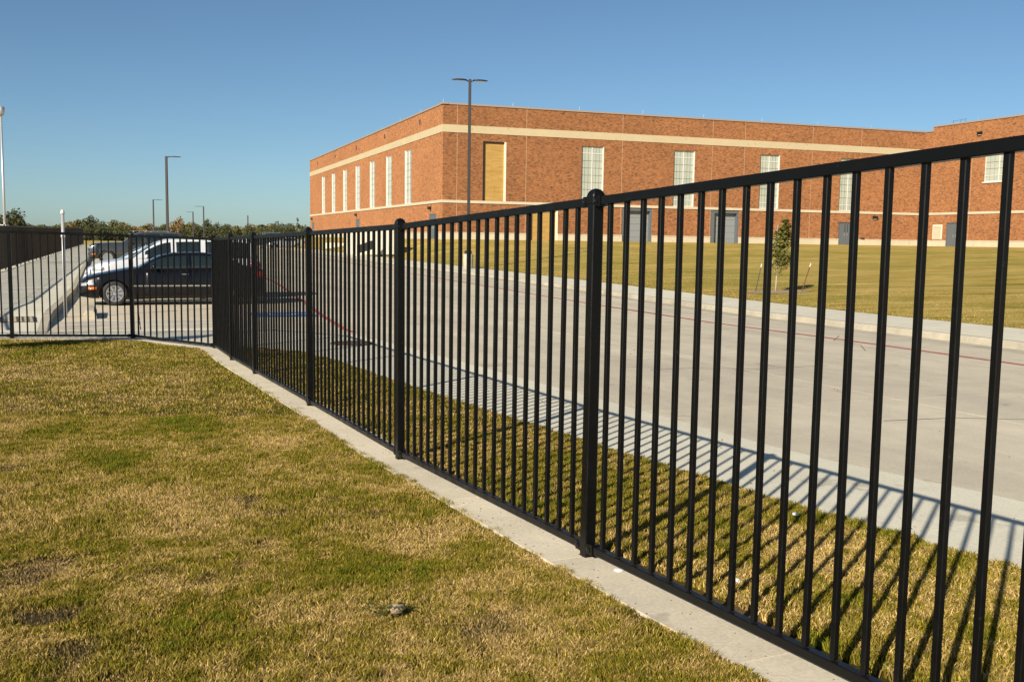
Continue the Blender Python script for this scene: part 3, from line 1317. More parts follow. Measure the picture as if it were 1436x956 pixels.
rows = []
for p in wl[::2]:
    q = bfoot(p)
    q = q + (q - p).normalized() * .3
    z0 = zr(p.y) + .16
    zt = BASE if q.y < 150 else .6
    row = []
    for t in np.linspace(0, 1, 34):
        e = .55 * t + .45 * (t * t * (3 - 2 * t))
        xy = p + (q - p) * t
        row.append((xy.x, xy.y, z0 + (zt - z0) * e + .10 * (float(vnoise(xy.x, xy.y, 5, 31)) - .5) * min(1, t * 6) * min(1, (1 - t) * 8) + (.02 if t < .01 else .03)))
    rows.append(row)
bb = MB()
bb.loft(rows, closed=False)
flawn = bb.build('far_lawn', 'far_lawn', smooth=True)
tag(flawn, kind='structure')
bvh = BVHTree.FromPolygons([Vector(q) for q in bb.v], bb.f)


def lawn_z(x, y):
    h = bvh.ray_cast(Vector((x, y, 50)), Vector((0, 0, -1)))
    return h[0].z if h[0] else zr(y) + .15


# tufts along the far lawn's near edge
n = 60000
kk = rng.random(n)
tt = rng.random(n) ** 2
idx = kk ** 1.6 * (len(wl) * .42)
fx, fy, fz = [], [], []
for a, t in zip(idx, tt):
    i0 = int(a) + 8
    if i0 + 1 >= len(wl):
        continue
    p = wl[i0].lerp(wl[i0 + 1], a - int(a))
    q = p + (bfoot(p) - p).normalized() * (t * 12 - .03)
    fx.append(q.x)
    fy.append(q.y)
fz = [lawn_z(a, c) for a, c in zip(fx, fy)]
fx, fy, fz = map(np.array, (fx, fy, fz))
blades('far_grass', [(fx, fy, fz - .005, .02 + .03 * rng.random(len(fx)), .02 + 0 * fx, True)], 'dry yellow grass on the rising lawn beyond the far walk')

# ------------------------------------------------------------------ the school building
bld = empty('brick_building', (Bc.x, Bc.y, BASE))
tag(bld, 'long two storey orange brick building with cream stone band and tall windows', 'building')
BO = Matrix.Translation(-bld.location)


def bchild(o, parent=None):
    """parent keeping world coordinates; every mesh here is built in world coordinates"""
    o.parent = parent or bld
    o.matrix_parent_inverse = BO if parent is None else Matrix.Identity(4)
    return o


class Face:
    def __init__(s, o, d, out, length):
        s.o, s.d, s.n, s.len = o, d, out, length

    def p(s, a, off, z):
        q = s.o + s.d * a + s.n * off
        return Vector((q.x, q.y, z))

    def box(s, bb, a0, a1, o0, o1, z0, z1, mi=0):
        bb.hexa([s.p(a0, o0, z0), s.p(a1, o0, z0), s.p(a1, o1, z0), s.p(a0, o1, z0)],
                [s.p(a0, o0, z1), s.p(a1, o0, z1), s.p(a1, o1, z1), s.p(a0, o1, z1)], mi)


FL = Face(Bc, dL, Vector((-dL.y, dL.x)), 69.2)
FR = Face(Bc, dR, Vector((dR.y, -dR.x)), 49.09)
FW = Face(Cc, dW, Vector((dW.y, -dW.x)), 46)
ROOF = 13.02


def wall(F, z0, z1, holes, a_end=None, off=0.0, a_start=0.0):
    """brick wall with rectangular openings (a0,a1,z0,z1,depth)"""
    bb = MB()
    a_end = a_end or F.len
    As = sorted({a_start, a_end} | {h[0] for h in holes} | {h[1] for h in holes})
    Zs = sorted({z0, z1} | {h[2] for h in holes} | {h[3] for h in holes})

    def q(pa, uvs):
        bb.quad(*pa, uv=uvs)
    for a, c in zip(As, As[1:]):
        for z, t in zip(Zs, Zs[1:]):
            if any(h[0] - 1e-6 <= a and c <= h[1] + 1e-6 and h[2] - 1e-6 <= z and t <= h[3] + 1e-6 for h in holes):
                continue
            q([F.p(a, off, z), F.p(c, off, z), F.p(c, off, t), F.p(a, off, t)], [(a, z), (c, z), (c, t), (a, t)])
    for a, c, z, t, dp in holes:
        q([F.p(a, off, z), F.p(a, off - dp, z), F.p(a, off - dp, t), F.p(a, off, t)], [(a, z), (a + dp, z), (a + dp, t), (a, t)])
        q([F.p(c, off, z), F.p(c, off - dp, z), F.p(c, off - dp, t), F.p(c, off, t)], [(c, z), (c + dp, z), (c + dp, t), (c, t)])
        q([F.p(a, off, t), F.p(c, off, t), F.p(c, off - dp, t), F.p(a, off - dp, t)], [(a, t), (c, t), (c, t + dp), (a, t + dp)])
        q([F.p(a, off, z), F.p(c, off, z), F.p(c, off - dp, z), F.p(a, off - dp, z)], [(a, z), (c, z), (c, z - dp), (a, z - dp)])
        q([F.p(a, off - dp, z), F.p(c, off - dp, z), F.p(c, off - dp, t), F.p(a, off - dp, t)], [(a, z), (c, z), (c, t), (a, t)])
    return bchild(bb.build('wall', 'brick'))


WIN_R = [(12.50, 14.62), (21.49, 23.62), (30.46, 32.58), (39.33, 41.42)]
WIN_L = [(10.25, 12.5), (17.95, 20.2), (25.65, 27.9), (33.35, 35.6), (41.0, 43.2), (48.75, 50.95), (56.4, 58.5)]
WZ0, WZ1 = 5.17, 10.16
HR = [(a, c, WZ0, WZ1, .22) for a, c in WIN_R]
HR += [(3.50, 5.56, WZ0, 10.14, .22), (7.81, 10.37, 1.7, 4.55, .22), (16.51, 19.47, 1.7, 4.93, .55), (25.44, 28.41, 1.7, 4.93, .55), (39.44, 41.30, 1.7, 4.1, .16)]
wall(FR, 1.2, ROOF, HR)
HL = [(a, c, WZ0, WZ1, .15) for a, c in WIN_L]
DOOR_L = [(1.83, 3.93), (33.6, 35.7), (65.5, 67.5)]
HL += [(a, c, 1.7, 4.05, .12) for a, c in DOOR_L]
SCUP = [7.29, 21.05, 35.39, 48.8, 62.3]
HL += [(a - .22, a + .22, 12.05, 12.5, .1) for a in SCUP]
wall(FL, 1.2, ROOF, HL)
HW = [(7.62, 10.75, 7.85, 11.4, .2), (17.2, 20.3, 7.85, 11.4, .2), (3.5, 5.45, 1.7, 4.2, .16)]
wall(FW, 1.2, ROOF, [], a_end=1.2)
wall(FW, 1.2, 13.42, HW, off=.12, a_start=1.2)
# parapet return at the step, roof deck and the far sides
bb = MB()
bb.quad(FW.p(1.2, .12, 1.2), FW.p(1.2, -.1, 1.2), FW.p(1.2, -.1, 13.42), FW.p(1.2, .12, 13.42), uv=[(0, 1.2), (.22, 1.2), (.22, 13.42), (0, 13.42)])
E2 = Dc + Vector((dR.x, dR.y)) * 45
F2 = Ac + Vector((dR.x, dR.y)) * 100
for a, c in ((Dc, E2), (E2, F2), (F2, Ac)):
    l_ = (c - a).length
    bb.quad((*a, 1.2), (*c, 1.2), (*c, ROOF), (*a, ROOF), uv=[(0, 1.2), (l_, 1.2), (l_, ROOF), (0, ROOF)])
bchild(bb.build('wall', 'brick'))
bb = MB()
i0 = len(bb.v)
poly = [Ac, Bc, Cc, Dc, E2, F2]
bb.v += [(q.x, q.y, ROOF - .5) for q in poly]
bb.f.append(tuple(range(6)))
bb.mi.append(0)
bchild(bb.build('roof_deck', 'coping'))


def run(name, F, mat, a0, a1, o1, z0, z1, skip=(), o0=-.05):
    """continuous course on a wall, broken at openings"""
    cuts = sorted(skip)
    cur = a0
    bb = MB()
    for s0, s1 in cuts + [(a1, a1)]:
        if s0 > cur + .01:
            F.box(bb, cur, s0, o0, o1, z0, z1)
        cur = max(cur, s1)
    return bchild(bb.build(name, mat))


for F, a0, a1, off in ((FL, -.03, 69.2, 0), (FR, -.03, 49.05, 0), (FW, .06, 1.2, 0), (FW, 1.2, 46, .12)):
    top = 13.42 if off else ROOF
    run('coping', F, 'coping', a0 - (.09 if F is not FW else 0), a1, off + .07, top, top + .14, o0=off - .4)
for F, a0, a1, off in ((FL, -.03, 69.2, 0), (FR, 0, 49.02, 0), (FW, 1.2, 46, .12)):
    run('stone_band', F, 'band', a0, a1, off + .045, 10.76, 11.38)
for F, a0, a1, off in ((FL, -.06, 69.2, 0), (FR, 0, 49.0, 0), (FW, .07, 1.2, 0), (FW, 1.2, 46, .12)):
    run('string_course', F, 'stone', a0, a1, off + .075, 4.94, WZ0 - .004)
run('stone_base', FR, 'stone', 0, 49.0, .07, 1.2, 2.42, [(7.81, 10.37), (16.51, 19.47), (25.44, 28.41), (39.44, 41.30)])
run('stone_base', FL, 'stone', -.05, 69.2, .07, 1.2, 2.42, DOOR_L)
run('stone_base', FW, 'stone', .08, 1.2, .07, 1.2, 2.42)
run('stone_base', FW, 'stone', 1.2, 46, .19, 1.2, 2.42, [(3.5, 5.45)])
run('base_ledge', FR, 'stone', 0, 49.0, .10, 2.42, 2.50, [(7.81, 10.37), (16.51, 19.47), (25.44, 28.41), (39.44, 41.30)])
run('base_ledge', FL, 'stone', -.08, 69.2, .10, 2.42, 2.50, DOOR_L)
run('base_ledge', FW, 'stone', 1.2, 46, .22, 2.42, 2.50, [(3.5, 5.45)])


def window(F, a0, a1, z0, z1, off, dp, rows_=8):
    bb = MB()
    fr = .07
    f0, f1 = off - dp + .02, off - dp + .10
    F.box(bb, a0, a0 + fr * .6, f0, f1, z0, z1)
    F.box(bb, a1 - fr, a1, f0, f1 + .10, z0, z1)
    F.box(bb, a0 + fr * .6, a1 - fr, f0, f1, z0, z0 + fr)
    F.box(bb, a0 + fr * .6, a1 - fr, f0, f1, z1 - fr, z1)
    w = bchild(bb.build('window', 'white_paint'))
    am = (a0 + a1) / 2
    zt, zb = z1 - .62, z0 + .55
    bb = MB()
    F.box(bb, am - .035, am + .035, f0, f1 - .01, z0 + fr, z1 - fr)
    for zz in (zt, zb):
        F.box(bb, a0 + fr * .6, am - .035, f0, f1 - .015, zz - .03, zz + .03)
        F.box(bb, am + .035, a1 - fr, f0, f1 - .015, zz - .03, zz + .03)
    bchild(bb.build('mullion', 'white_paint'), w)
    gl = f0 + .02
    for xa, xb in ((a0 + fr * .6, am - .035), (am + .035, a1 - fr)):
        for za, zc in ((z0 + fr, zb - .03), (zb + .03, zt - .03), (zt + .03, z1 - fr)):
            bb = MB()
            F.box(bb, xa, xb, gl, gl + .012, za, zc)
            bchild(bb.build('pane', 'window_glass'), w)
    bb = MB()
    for xa, xb in ((a0 + fr * .6, am - .035), (am + .035, a1 - fr)):
        for t in (1 / 3, 2 / 3):
            xx = xa + (xb - xa) * t
            F.box(bb, xx - .012, xx + .012, gl + .013, gl + .024, z0 + fr, z1 - fr)
        nr = max(2, round((z1 - z0) / .62))
        for k in range(1, nr):
            zz = z0 + (z1 - z0) * k / nr
            if min(abs(zz - zt), abs(zz - zb)) < .12:
                continue
            F.box(bb, xa, xb, gl + .025, gl + .036, zz - .012, zz + .012)
    bchild(bb.build('muntin', 'muntin'), w)
    return w


for a, c in WIN_R:
    window(FR, a, c, WZ0, WZ1, 0, .22)
for a, c in WIN_L:
    window(FL, a, c, WZ0, WZ1, 0, .15)
for a, c in ((7.62, 10.75), (17.2, 20.3)):
    w = window(FW, a, c, 7.85, 11.4, .12, .2)
    bb = MB()
    FW.box(bb, a - .08, c + .08, .1, .22, 7.74, 7.85)
    bchild(bb.build('sill', 'white_paint'), w)

# boarded openings
for a0, a1, z0, z1, two in ((3.50, 5.56, WZ0, 10.14, 0), (7.81, 10.37, 1.85, 4.55, 1)):
    bb = MB()
    FR.box(bb, a0, a0 + .16, -.20, -.02, z0, z1, 0)
    FR.box(bb, a0 + .16, a1 - .16, -.20, -.02, z1 - .12, z1, 0)
    fo = bchild(bb.build('board_frame', 'dark_metal'))
    fo['label'] = 'boarded opening with plywood sheets'
    bb = MB()
    FR.box(bb, a1 - .16, a1, -.20, .02, z0, z1)
    bchild(bb.build('jamb', 'cream_paint'), fo)
    zz = z0
    while zz < z1 - .13:
        ze = min(zz + 1.22, z1 - .125)
        xm = (a0 + a1) / 2 + random.uniform(-.25, .25)
        for xa, xb in ((a0 + .165, xm - .004), (xm + .004, a1 - .165)):
            bb = MB()
            FR.box(bb, xa, xb, -.16, -.13 + random.uniform(0, .006), zz + .004, ze - .004)
            bchild(bb.build('plywood_sheet', 'plywood'), fo)
        zz = ze

# dock doors
for a0, a1 in ((16.51, 19.47), (25.44, 28.41)):
    bb = MB()
    FR.box(bb, a0, a0 + .42, -.54, -.04, 1.7, 4.93)
    FR.box(bb, a1 - .18, a1, -.54, -.04, 1.7, 4.93)
    FR.box(bb, a0 + .42, a1 - .18, -.54, -.04, 4.66, 4.93)
    fo = bchild(bb.build('dock_door', 'door_grey'))
    n = 5
    for k in range(n):
        bb = MB()
        z0 = 1.75 + k * (4.66 - 1.75) / n
        FR.box(bb, a0 + .42, a1 - .18, -.50, -.44, z0 + .008, z0 + (4.66 - 1.75) / n - .008)
        bchild(bb.build('panel', 'dock_grey'), fo)


def door(F, a0, a1, z1, off, dp, double=True):
    bb = MB()
    F.box(bb, a0, a0 + .06, off - dp + .01, off - .02, 1.75, z1)
    F.box(bb, a1 - .06, a1, off - dp + .01, off - .02, 1.75, z1)
    F.box(bb, a0 + .06, a1 - .06, off - dp + .01, off - .02, z1 - .06, z1)
    d_ = bchild(bb.build('door', 'door_grey'))
    am = (a0 + a1) / 2
    for xa, xb, hx in ((a0 + .065, am - .006, am - .18), (am + .006, a1 - .065, am + .12)):
        bb = MB()
        F.box(bb, xa, xb, off - dp + .03, off - dp + .07, 1.76, z1 - .065)
        bchild(bb.build('leaf', 'door_grey'), d_)
        bb = MB()
        F.box(bb, hx, hx + .05, off - dp + .07, off - dp + .12, 2.75, 3.05)
        bchild(bb.build('handle', 'steel'), d_)
        if double:
            bb = MB()
            F.box(bb, hx - .02, hx + .09, off - dp + .068, off - dp + .078, 3.15, 3.9)
            bchild(bb.build('glass_slot', 'dark_recess'), d_)


door(FR, 39.44, 41.30, 4.1, 0, .16)
door(FW, 3.5, 5.45, 4.2, .12, .16, False)
for a, c in DOOR_L:
    door(FL, a, c, 4.05, 0, .12, False)
# control joints, lights, boxes, scuppers, louvre, downpipe, rods
for a in (1.23, 7.37, 16.37, 25.38, 28.76, 36.09, 41.61):
    bb = MB()
    FR.box(bb, a - .022, a + .022, -.01, .004, 2.5, 4.94)
    FR.box(bb, a - .022, a + .022, -.01, .004, WZ0, 10.76)
    FR.box(bb, a - .022, a + .022, -.01, .004, 11.38, ROOF)
    bchild(bb.build('control_joint', 'joint_cream'))
for F, a, off in ((FR, 49.0, 0), (FW, 6.16, .12)):
    bb = MB()
    F.box(bb, a - .03, a + .03, -.01, off + .005, 2.5, 4.94)
    F.box(bb, a - .03, a + .03, -.01, off + .005, 5.18, 10.75)
    bchild(bb.build('control_joint', 'joint_cream'))


def walllight(F, a, z, off=0):
    bb = MB()
    bb.hexa([F.p(a - .22, off, z - .18), F.p(a + .22, off, z - .18), F.p(a + .22, off + .18, z - .13), F.p(a - .22, off + .18, z - .13)],
            [F.p(a - .22, off, z + .16), F.p(a + .22, off, z + .16), F.p(a + .22, off + .30, z + .10), F.p(a - .22, off + .30, z + .10)])
    o = bchild(bb.build('wall_light', 'dark_metal'))
    bb = MB()
    F.box(bb, a - .17, a + .17, off + .03, off + .16, z - .20, z - .165)
    bchild(bb.build('diffuser', 'lens'), o)


walllight(FR, 43.54, 4.62)
for a in (3.6, 35.3, 67.2):
    walllight(FL, a, 4.55)
walllight(FW, 6.95, 12.35, .12)
for a in SCUP:
    bb = MB()
    FL.box(bb, a - .2, a + .2, -.08, .03, 12.08, 12.46)
    bchild(bb.build('scupper', 'dark_recess'))
bb = MB()
FW.box(bb, 1.81, 3.0, .10, .17, 2.6, 4.0)
lo = bchild(bb.build('louvre_vent', 'cream_paint'))
for k in range(11):
    bb = MB()
    z = 2.70 + k * .115
    bb.hexa([FW.p(1.9, .17, z), FW.p(2.91, .17, z), FW.p(2.91, .205, z - .03), FW.p(1.9, .205, z - .03)],
            [FW.p(1.9, .17, z + .05), FW.p(2.91, .17, z + .05), FW.p(2.91, .21, z - .015), FW.p(1.9, .21, z - .015)])
    bchild(bb.build('slat', 'stone'), lo)
bb = MB()
bb.tube(FR.p(48.75, .18, 1.8), FR.p(48.75, .18, 4.35), .07)
bchild(bb.build('downpipe', 'white_paint'))
bb = MB()
FR.box(bb, 42.0, 42.4, .0, .16, 2.5, 2.62)
bchild(bb.build('wall_box', 'dark_metal'))
bb = MB()
bb.tube((Bc.x, Bc.y, ROOF + .14), (Bc.x, Bc.y, ROOF + .6), .012, .004, 6)
for a, F in [(k * 6.1 + .05, FR) for k in range(8)] + [(k * 6.3, FW) for k in range(1, 6)] + [(k * 7.6, FL) for k in range(1, 9)]:
    bb = MB()
    top = ROOF + .14 if F is not FW else 13.56
    bb.tube(F.p(a, -.15, top - .02), F.p(a, -.15, top + .36), .010, .005, 6)
    bchild(bb.build('lightning_rod', 'steel'))
# pipework antenna frame on the wing's roof
bb = MB()
for a in (2.6, 3.5, 4.1):
    bb.tube(FW.p(a, -.9, 12.6), FW.p(a, -.9, 14.0), .018, .018, 6)
bb.tube(FW.p(2.5, -.9, 13.92), FW.p(4.2, -.9, 13.99), .014, .014, 6)
bchild(bb.build('roof_pipe', 'iron'))

# fixture pieces near the far left facade: dock wall, ramp cheek, bollard, low wall
tag_ = lambda o, l, c: tag(o, l, c)
bb = MB()
rw0, rw1 = Vector((-9.6, 80.6)), Vector((-16.2, 97.8))
dn_ = (rw1 - rw0).normalized()
nn_ = Vector((-dn_.y, dn_.x)) * .15
bb.hexa([(*(rw0 - nn_), .6), (*(rw0 + nn_), .6), (*(rw1 + nn_), .2), (*(rw1 - nn_), .2)], [(*(rw0 - nn_), 2.62), (*(rw0 + nn_), 2.62), (*(rw1 + nn_), 2.62), (*(rw1 - nn_), 2.62)])
o = bb.build('retaining_wall', 'walk_concrete')
tag(o, 'pale concrete retaining wall by the far left side of the brick building', 'wall')
bb = MB()
c0, c1 = Vector((-13.1, 84.6)), Vector((-11.6, 82.4))
pn = Vector((.8, .6)) * .12
bb.hexa([(*(c0 - pn), .62), (*(c0 + pn), .62), (*(c1 + pn), 1.0), (*(c1 - pn), 1.0)], [(*(c0 - pn), 1.25), (*(c0 + pn), 1.25), (*(c1 + pn), 1.68), (*(c1 - pn), 1.68)])
tag(bb.build('shaded_ramp_cheek', 'dark_metal'), 'slanted ramp cheek wall, coloured dark for its shade, in front of the pale concrete retaining wall', 'ramp wall')  # dark colour stands in for the shaded side of the ramp cheek wall
bb = MB()
bb.box((-13.55, 85.6, .75), (.30, .30, 1.2))
bb.box((-13.55, 85.6, 1.39), (.36, .36, .08))
tag(bb.build('concrete_pier', 'walk_concrete'), 'square pale concrete pier at the end of the slanted ramp cheek wall', 'pier')
bb = MB()
a, c = Vector((-21.4, 113.5)), Vector((-17.3, 108.5))
pn = (c - a).normalized()
pn = Vector((-pn.y, pn.x)) * .15
bb.hexa([(*(a - pn), .6), (*(a + pn), .6), (*(c + pn), .6), (*(c - pn), .6)], [(*(a - pn), 1.3), (*(a + pn), 1.3), (*(c + pn), 1.3), (*(c - pn), 1.3)])
tag(bb.build('low_wall', 'walk_concrete'), 'low whitish wall on the grass bank left of the concrete pier', 'wall')

# ------------------------------------------------------------------ light poles


def lamp_head(parent, loc, rz, l_=.85, w=.36, mat='dark_metal', name='lamp_head'):
    bb = MB()
    rings = []
    for t, ww, hh in ((0, .06, .05), (.12, .16, .06), (.3, .34, .075), (.6, .36, .07), (.85, .30, .05), (1, .12, .02)):
        x_ = .12 + t * (l_ - .12)
        ww *= w / .36
        rings.append([(x_, ww / 2 * math.cos(q), max(-.25, math.sin(q)) * hh) for q in np.linspace(0, 2 * math.pi, 12, endpoint=False)])
    bb.loft(rings)
    bb.tube((0, 0, -.06), (.2, 0, -.005), .035, .03, 8)
    o = link(name, bb.mesh(name, mat, True), parent, loc, (0, 0, rz))
    bb = MB()
    bb.box((.12 + l_ * .45, 0, -.024), (l_ * .45, w * .55, .012))
    bb.build('diffuser', 'lens', o)
    return o


def light_pole(x, y, z, top, heads, label, r=.09, base=True, hl=.85, group=None, mat='dark_metal'):
    e = empty('light_pole', (x, y, z))
    tag(e, label, 'light pole', group)
    h = top - z
    zb = 0
    if base:
        bb = MB()
        bb.lathe([(.0001, -.5), (.30, -.5), (.30, .84), (.285, .86), (.0001, .86)], 20)
        bb.build('footing', 'kerb_concrete', e, True)
        bb = MB()
        bb.box((0, 0, .94), (.42, .42, .16))
        bb.box((0, 0, 1.03), (.34, .34, .05))
        bb.build('base_cover', mat, e)
        zb = .86
    bb = MB()
    bb.loft([chamf(2 * r, .012, zb), chamf(2 * r * .85, .012, h)])
    bb.build('pole', mat, e)
    for az in heads:
        rz = R(90 - az)
        lamp_head(e, (math.cos(rz) * .06, math.sin(rz) * .06, h - .06), rz, hl, mat=mat)
    return e


light_pole(-2.62, 58.0, lawn_z(-2.62, 58.0), 10.98, (78, -102), 'tall dark light pole with two lamp heads on a concrete footing before the brick building', hl=.98)
# lone pole over the car park and the small ones further off
light_pole(-32.0, 92.6, .2, 9.08, (85,), 'tallest dark light pole beyond the parked cars, arm pointing right', base=False, hl=1.3, r=.11)
light_pole(-74.4, 207.0, .25, 9.1, (85,), 'thin distant light pole just left of the tallest one over the car park', base=False, hl=1.9, r=.13)
light_pole(-96.0, 300, .0, 8.9, (-95,), 'faint distant light pole over the trees, its arm pointing left', base=False, hl=2.0, r=.16)
light_pole(-75.8, 245, .1, 8.98, (-95,), 'distant light pole with arm pointing left, standing nearest the fence corner post', base=False, hl=2.2, r=.14)
light_pole(-91.8, 346, -.4, 9.0, (), 'distant bare pole above the trees midway to the building', base=False, r=.18)
light_pole(-102.7, 437, -.8, 8.7, (), 'faintest bare pole above the trees close to the building', base=False, r=.2)

# silver floodlight pole, far left
e = empty('floodlight_pole', (-27.95, 55.0, .05))
tag(e, 'tall silver floodlight pole behind the long fence at the left', 'light pole')
bb = MB()
bb.tube((0, 0, 0), (0, 0, 8.15), .08, .05, 12)
bb.build('pole', 'galv', e, True)
bb = MB()
bb.lathe([(.0001, -.25), (.16, -.22), (.2, 0), (.19, .2), (.1, .27), (.0001, .28)], 14, (0, 0, 8.4))
bb.tube((-.75, -.1, 8.45), (-.1, 0, 8.42), .15, .17, 10)
bb.build('lamp_head', 'galv', e, True)
bb = MB()
bb.box((-.1, 0, 2.0), (.55, .5, .55))
bb.build('control_box', 'galv', e)

# white bollard pole at the kerb
px_, py_ = -9.86, 21.9
e = empty('white_pole', (px_, py_, zr(py_)))
tag(e, 'slim white pole with a collar standing at the kerb before the parked cars', 'pole')
bb = MB()
bb.tube((0, 0, -.05), (0, 0, 2.27), .037, .035, 16)
bb.build('post', 'galv', e, True)
bb = MB()
bb.lathe([(.0001, 2.26), (.044, 2.26), (.044, 2.31), (.032, 2.325), (.032, 2.35), (.0001, 2.36)], 16)
bb.build('cap', 'white_paint', e, True)
bb = MB()
bb.lathe([(.030, 1.76), (.048, 1.765), (.048, 1.80), (.030, 1.805)], 16)
bb.build('collar', 'white_paint', e, True)

# ------------------------------------------------------------------ cars


def pw(x, pts):
    """smooth piecewise curve through pts"""
    xs_ = [p[0] for p in pts]
    if x <= xs_[0]:
        return pts[0][1]
    if x >= xs_[-1]:
        return pts[-1][1]
    i = max(k for k in range(len(pts)) if xs_[k] <= x)
    i = min(i, len(pts) - 2)
    h = xs_[i + 1] - xs_[i]
    t = (x - xs_[i]) / h

    def m_(k):
        if k == 0 or k == len(pts) - 1:
            a, c = (pts[0], pts[1]) if k == 0 else (pts[-2], pts[-1])
            return (c[1] - a[1]) / (c[0] - a[0])
        s0 = (pts[k][1] - pts[k - 1][1]) / (xs_[k] - xs_[k - 1])
        s1 = (pts[k + 1][1] - pts[k][1]) / (xs_[k + 1] - xs_[k])
        return 0 if s0 * s1 <= 0 else 2 * s0 * s1 / (s0 + s1)
    t2, t3 = t * t, t ** 3
    return (2 * t3 - 3 * t2 + 1) * pts[i][1] + (t3 - 2 * t2 + t) * h * m_(i) + (-2 * t3 + 3 * t2) * pts[i + 1][1] + (t3 - t2) * h * m_(i + 1)


SEDAN = dict(L=4.80, W=1.80, wb=(.86, 3.69), wr=.325, sill=.20,
             belt=[(0, .46), (.05, .60), (.18, .70), (.7, .83), (1.45, .95), (2.4, .96), (3.6, .99), (4.3, 1.0), (4.65, .97), (4.76, .86), (4.8, .62)],
             roof=[(1.35, .93), (2.12, 1.33), (2.45, 1.385), (2.9, 1.40), (3.35, 1.375), (3.65, 1.31), (4.32, 1.0)],
             ws=(1.42, 2.10), rw=(3.70, 4.26), win=[(1.72, 2.76), (2.82, 3.62)], doors=[(1.62, 2.80), (2.82, 3.62)], wtop=.74)
SUV = dict(L=4.80, W=1.98, wb=(.95, 3.80), wr=.37, sill=.30,
           belt=[(0, .62), (.04, .86), (.15, 1.00), (.6, 1.09), (1.4, 1.17), (2.5, 1.18), (4.2, 1.20), (4.68, 1.20), (4.77, 1.12), (4.80, .8)],
           roof=[(1.05, 1.13), (1.85, 1.66), (2.15, 1.75), (3.1, 1.79), (4.15, 1.78), (4.52, 1.72), (4.74, 1.2)],
           ws=(1.10, 1.80), rw=(4.57, 4.71), win=[(1.48, 2.20), (2.36, 3.02), (3.22, 4.42)], doors=[(1.40, 2.28), (2.30, 3.10)], wtop=.80)
TRUCK = dict(L=5.65, W=2.02, wb=(1.08, 4.36), wr=.42, sill=.34,
             belt=[(0, .66), (.04, .98), (.16, 1.16), (.6, 1.24), (1.9, 1.30), (2.8, 1.30), (5.2, 1.32), (5.5, 1.30), (5.62, 1.22), (5.65, .85)],
             roof=[(1.9, 1.28), (2.68, 1.84), (2.95, 1.93), (3.8, 1.97), (5.0, 1.94), (5.3, 1.88), (5.58, 1.32)],
             ws=(1.95, 2.64), rw=(5.36, 5.54), win=[(2.30, 3.16), (3.28, 4.10), (4.28, 5.18)], doors=[(2.24, 3.20), (3.22, 4.05)], wtop=.80)
HATCH = dict(L=4.35, W=1.76, wb=(.82, 3.42), wr=.315, sill=.22,
             belt=[(0, .50), (.04, .66), (.15, .78), (.55, .92), (1.0, 1.02), (2.4, 1.02), (3.6, 1.06), (4.2, 1.06), (4.32, .9), (4.35, .6)],
             roof=[(.92, 1.0), (1.75, 1.46), (2.2, 1.55), (3.0, 1.55), (3.7, 1.48), (4.25, 1.06)],
             ws=(.98, 1.72), rw=(3.75, 4.20), win=[(1.42, 2.42), (2.48, 3.40)], doors=[(1.3, 2.44), (2.46, 3.35)], wtop=.76)
PROF = [(0, .90), (.12, .955), (.35, 1.0), (.6, 1.0), (.85, .975), (1, .925)]


def make_wheel(parent, s, ysign, spec, hw):
    wr = spec['wr']
    e = bpy.data.objects.new('wheel', None)
    e.empty_display_size = .1
    COL.objects.link(e)
    e.parent = parent
    e.location = (s, ysign * (hw - .12), wr)
    e.rotation_euler = (0, 0, 0 if ysign < 0 else math.pi)
    bb = MB()
    pr = [(.62, -.10), (.68, -.115), (.82, -.118), (.94, -.105), (1.0, -.07), (1.0, .07), (.94, .10), (.62, .10)]
    bb.lathe([(a * wr, c) for a, c in pr], 30, axis='Y')
    bb.build('tyre', 'rubber', e, True)
    bb = MB()
    bb.lathe([(.63 * wr, .06), (.655 * wr, -.108), (.61 * wr, -.112), (.58 * wr, -.06), (.0001, -.045)], 30, axis='Y', mi=1)
    bb.lathe([(.665 * wr, -.10), (.665 * wr, -.116), (.60 * wr, -.116), (.60 * wr, -.10)], 30, axis='Y')
    bb.lathe([(.17 * wr, -.04), (.16 * wr, -.10), (.0001, -.108)], 16, axis='Y')
    nsp = 9
    for k in range(nsp):
        t = 2 * math.pi * k / nsp
        rx = Vector((math.cos(t), 0, math.sin(t)))
        tx = Vector((-math.sin(t), 0, math.cos(t)))
        w0, w1 = .05 * wr * 1.1, .085 * wr
        i_, o_ = rx * .12 * wr, rx * .62 * wr
        yb = Vector((0, -.05, 0))
        y0, y1 = Vector((0, -.098, 0)), Vector((0, -.108, 0))
        bb.hexa([i_ - tx * w0 + yb, i_ + tx * w0 + yb, o_ + tx * w1 + yb, o_ - tx * w1 + yb], [i_ - tx * w0 + y0, i_ + tx * w0 + y0, o_ + tx * w1 + y1, o_ - tx * w1 + y1])
    bb.build('rim', ['rim_metal', 'plastic_black'], e)


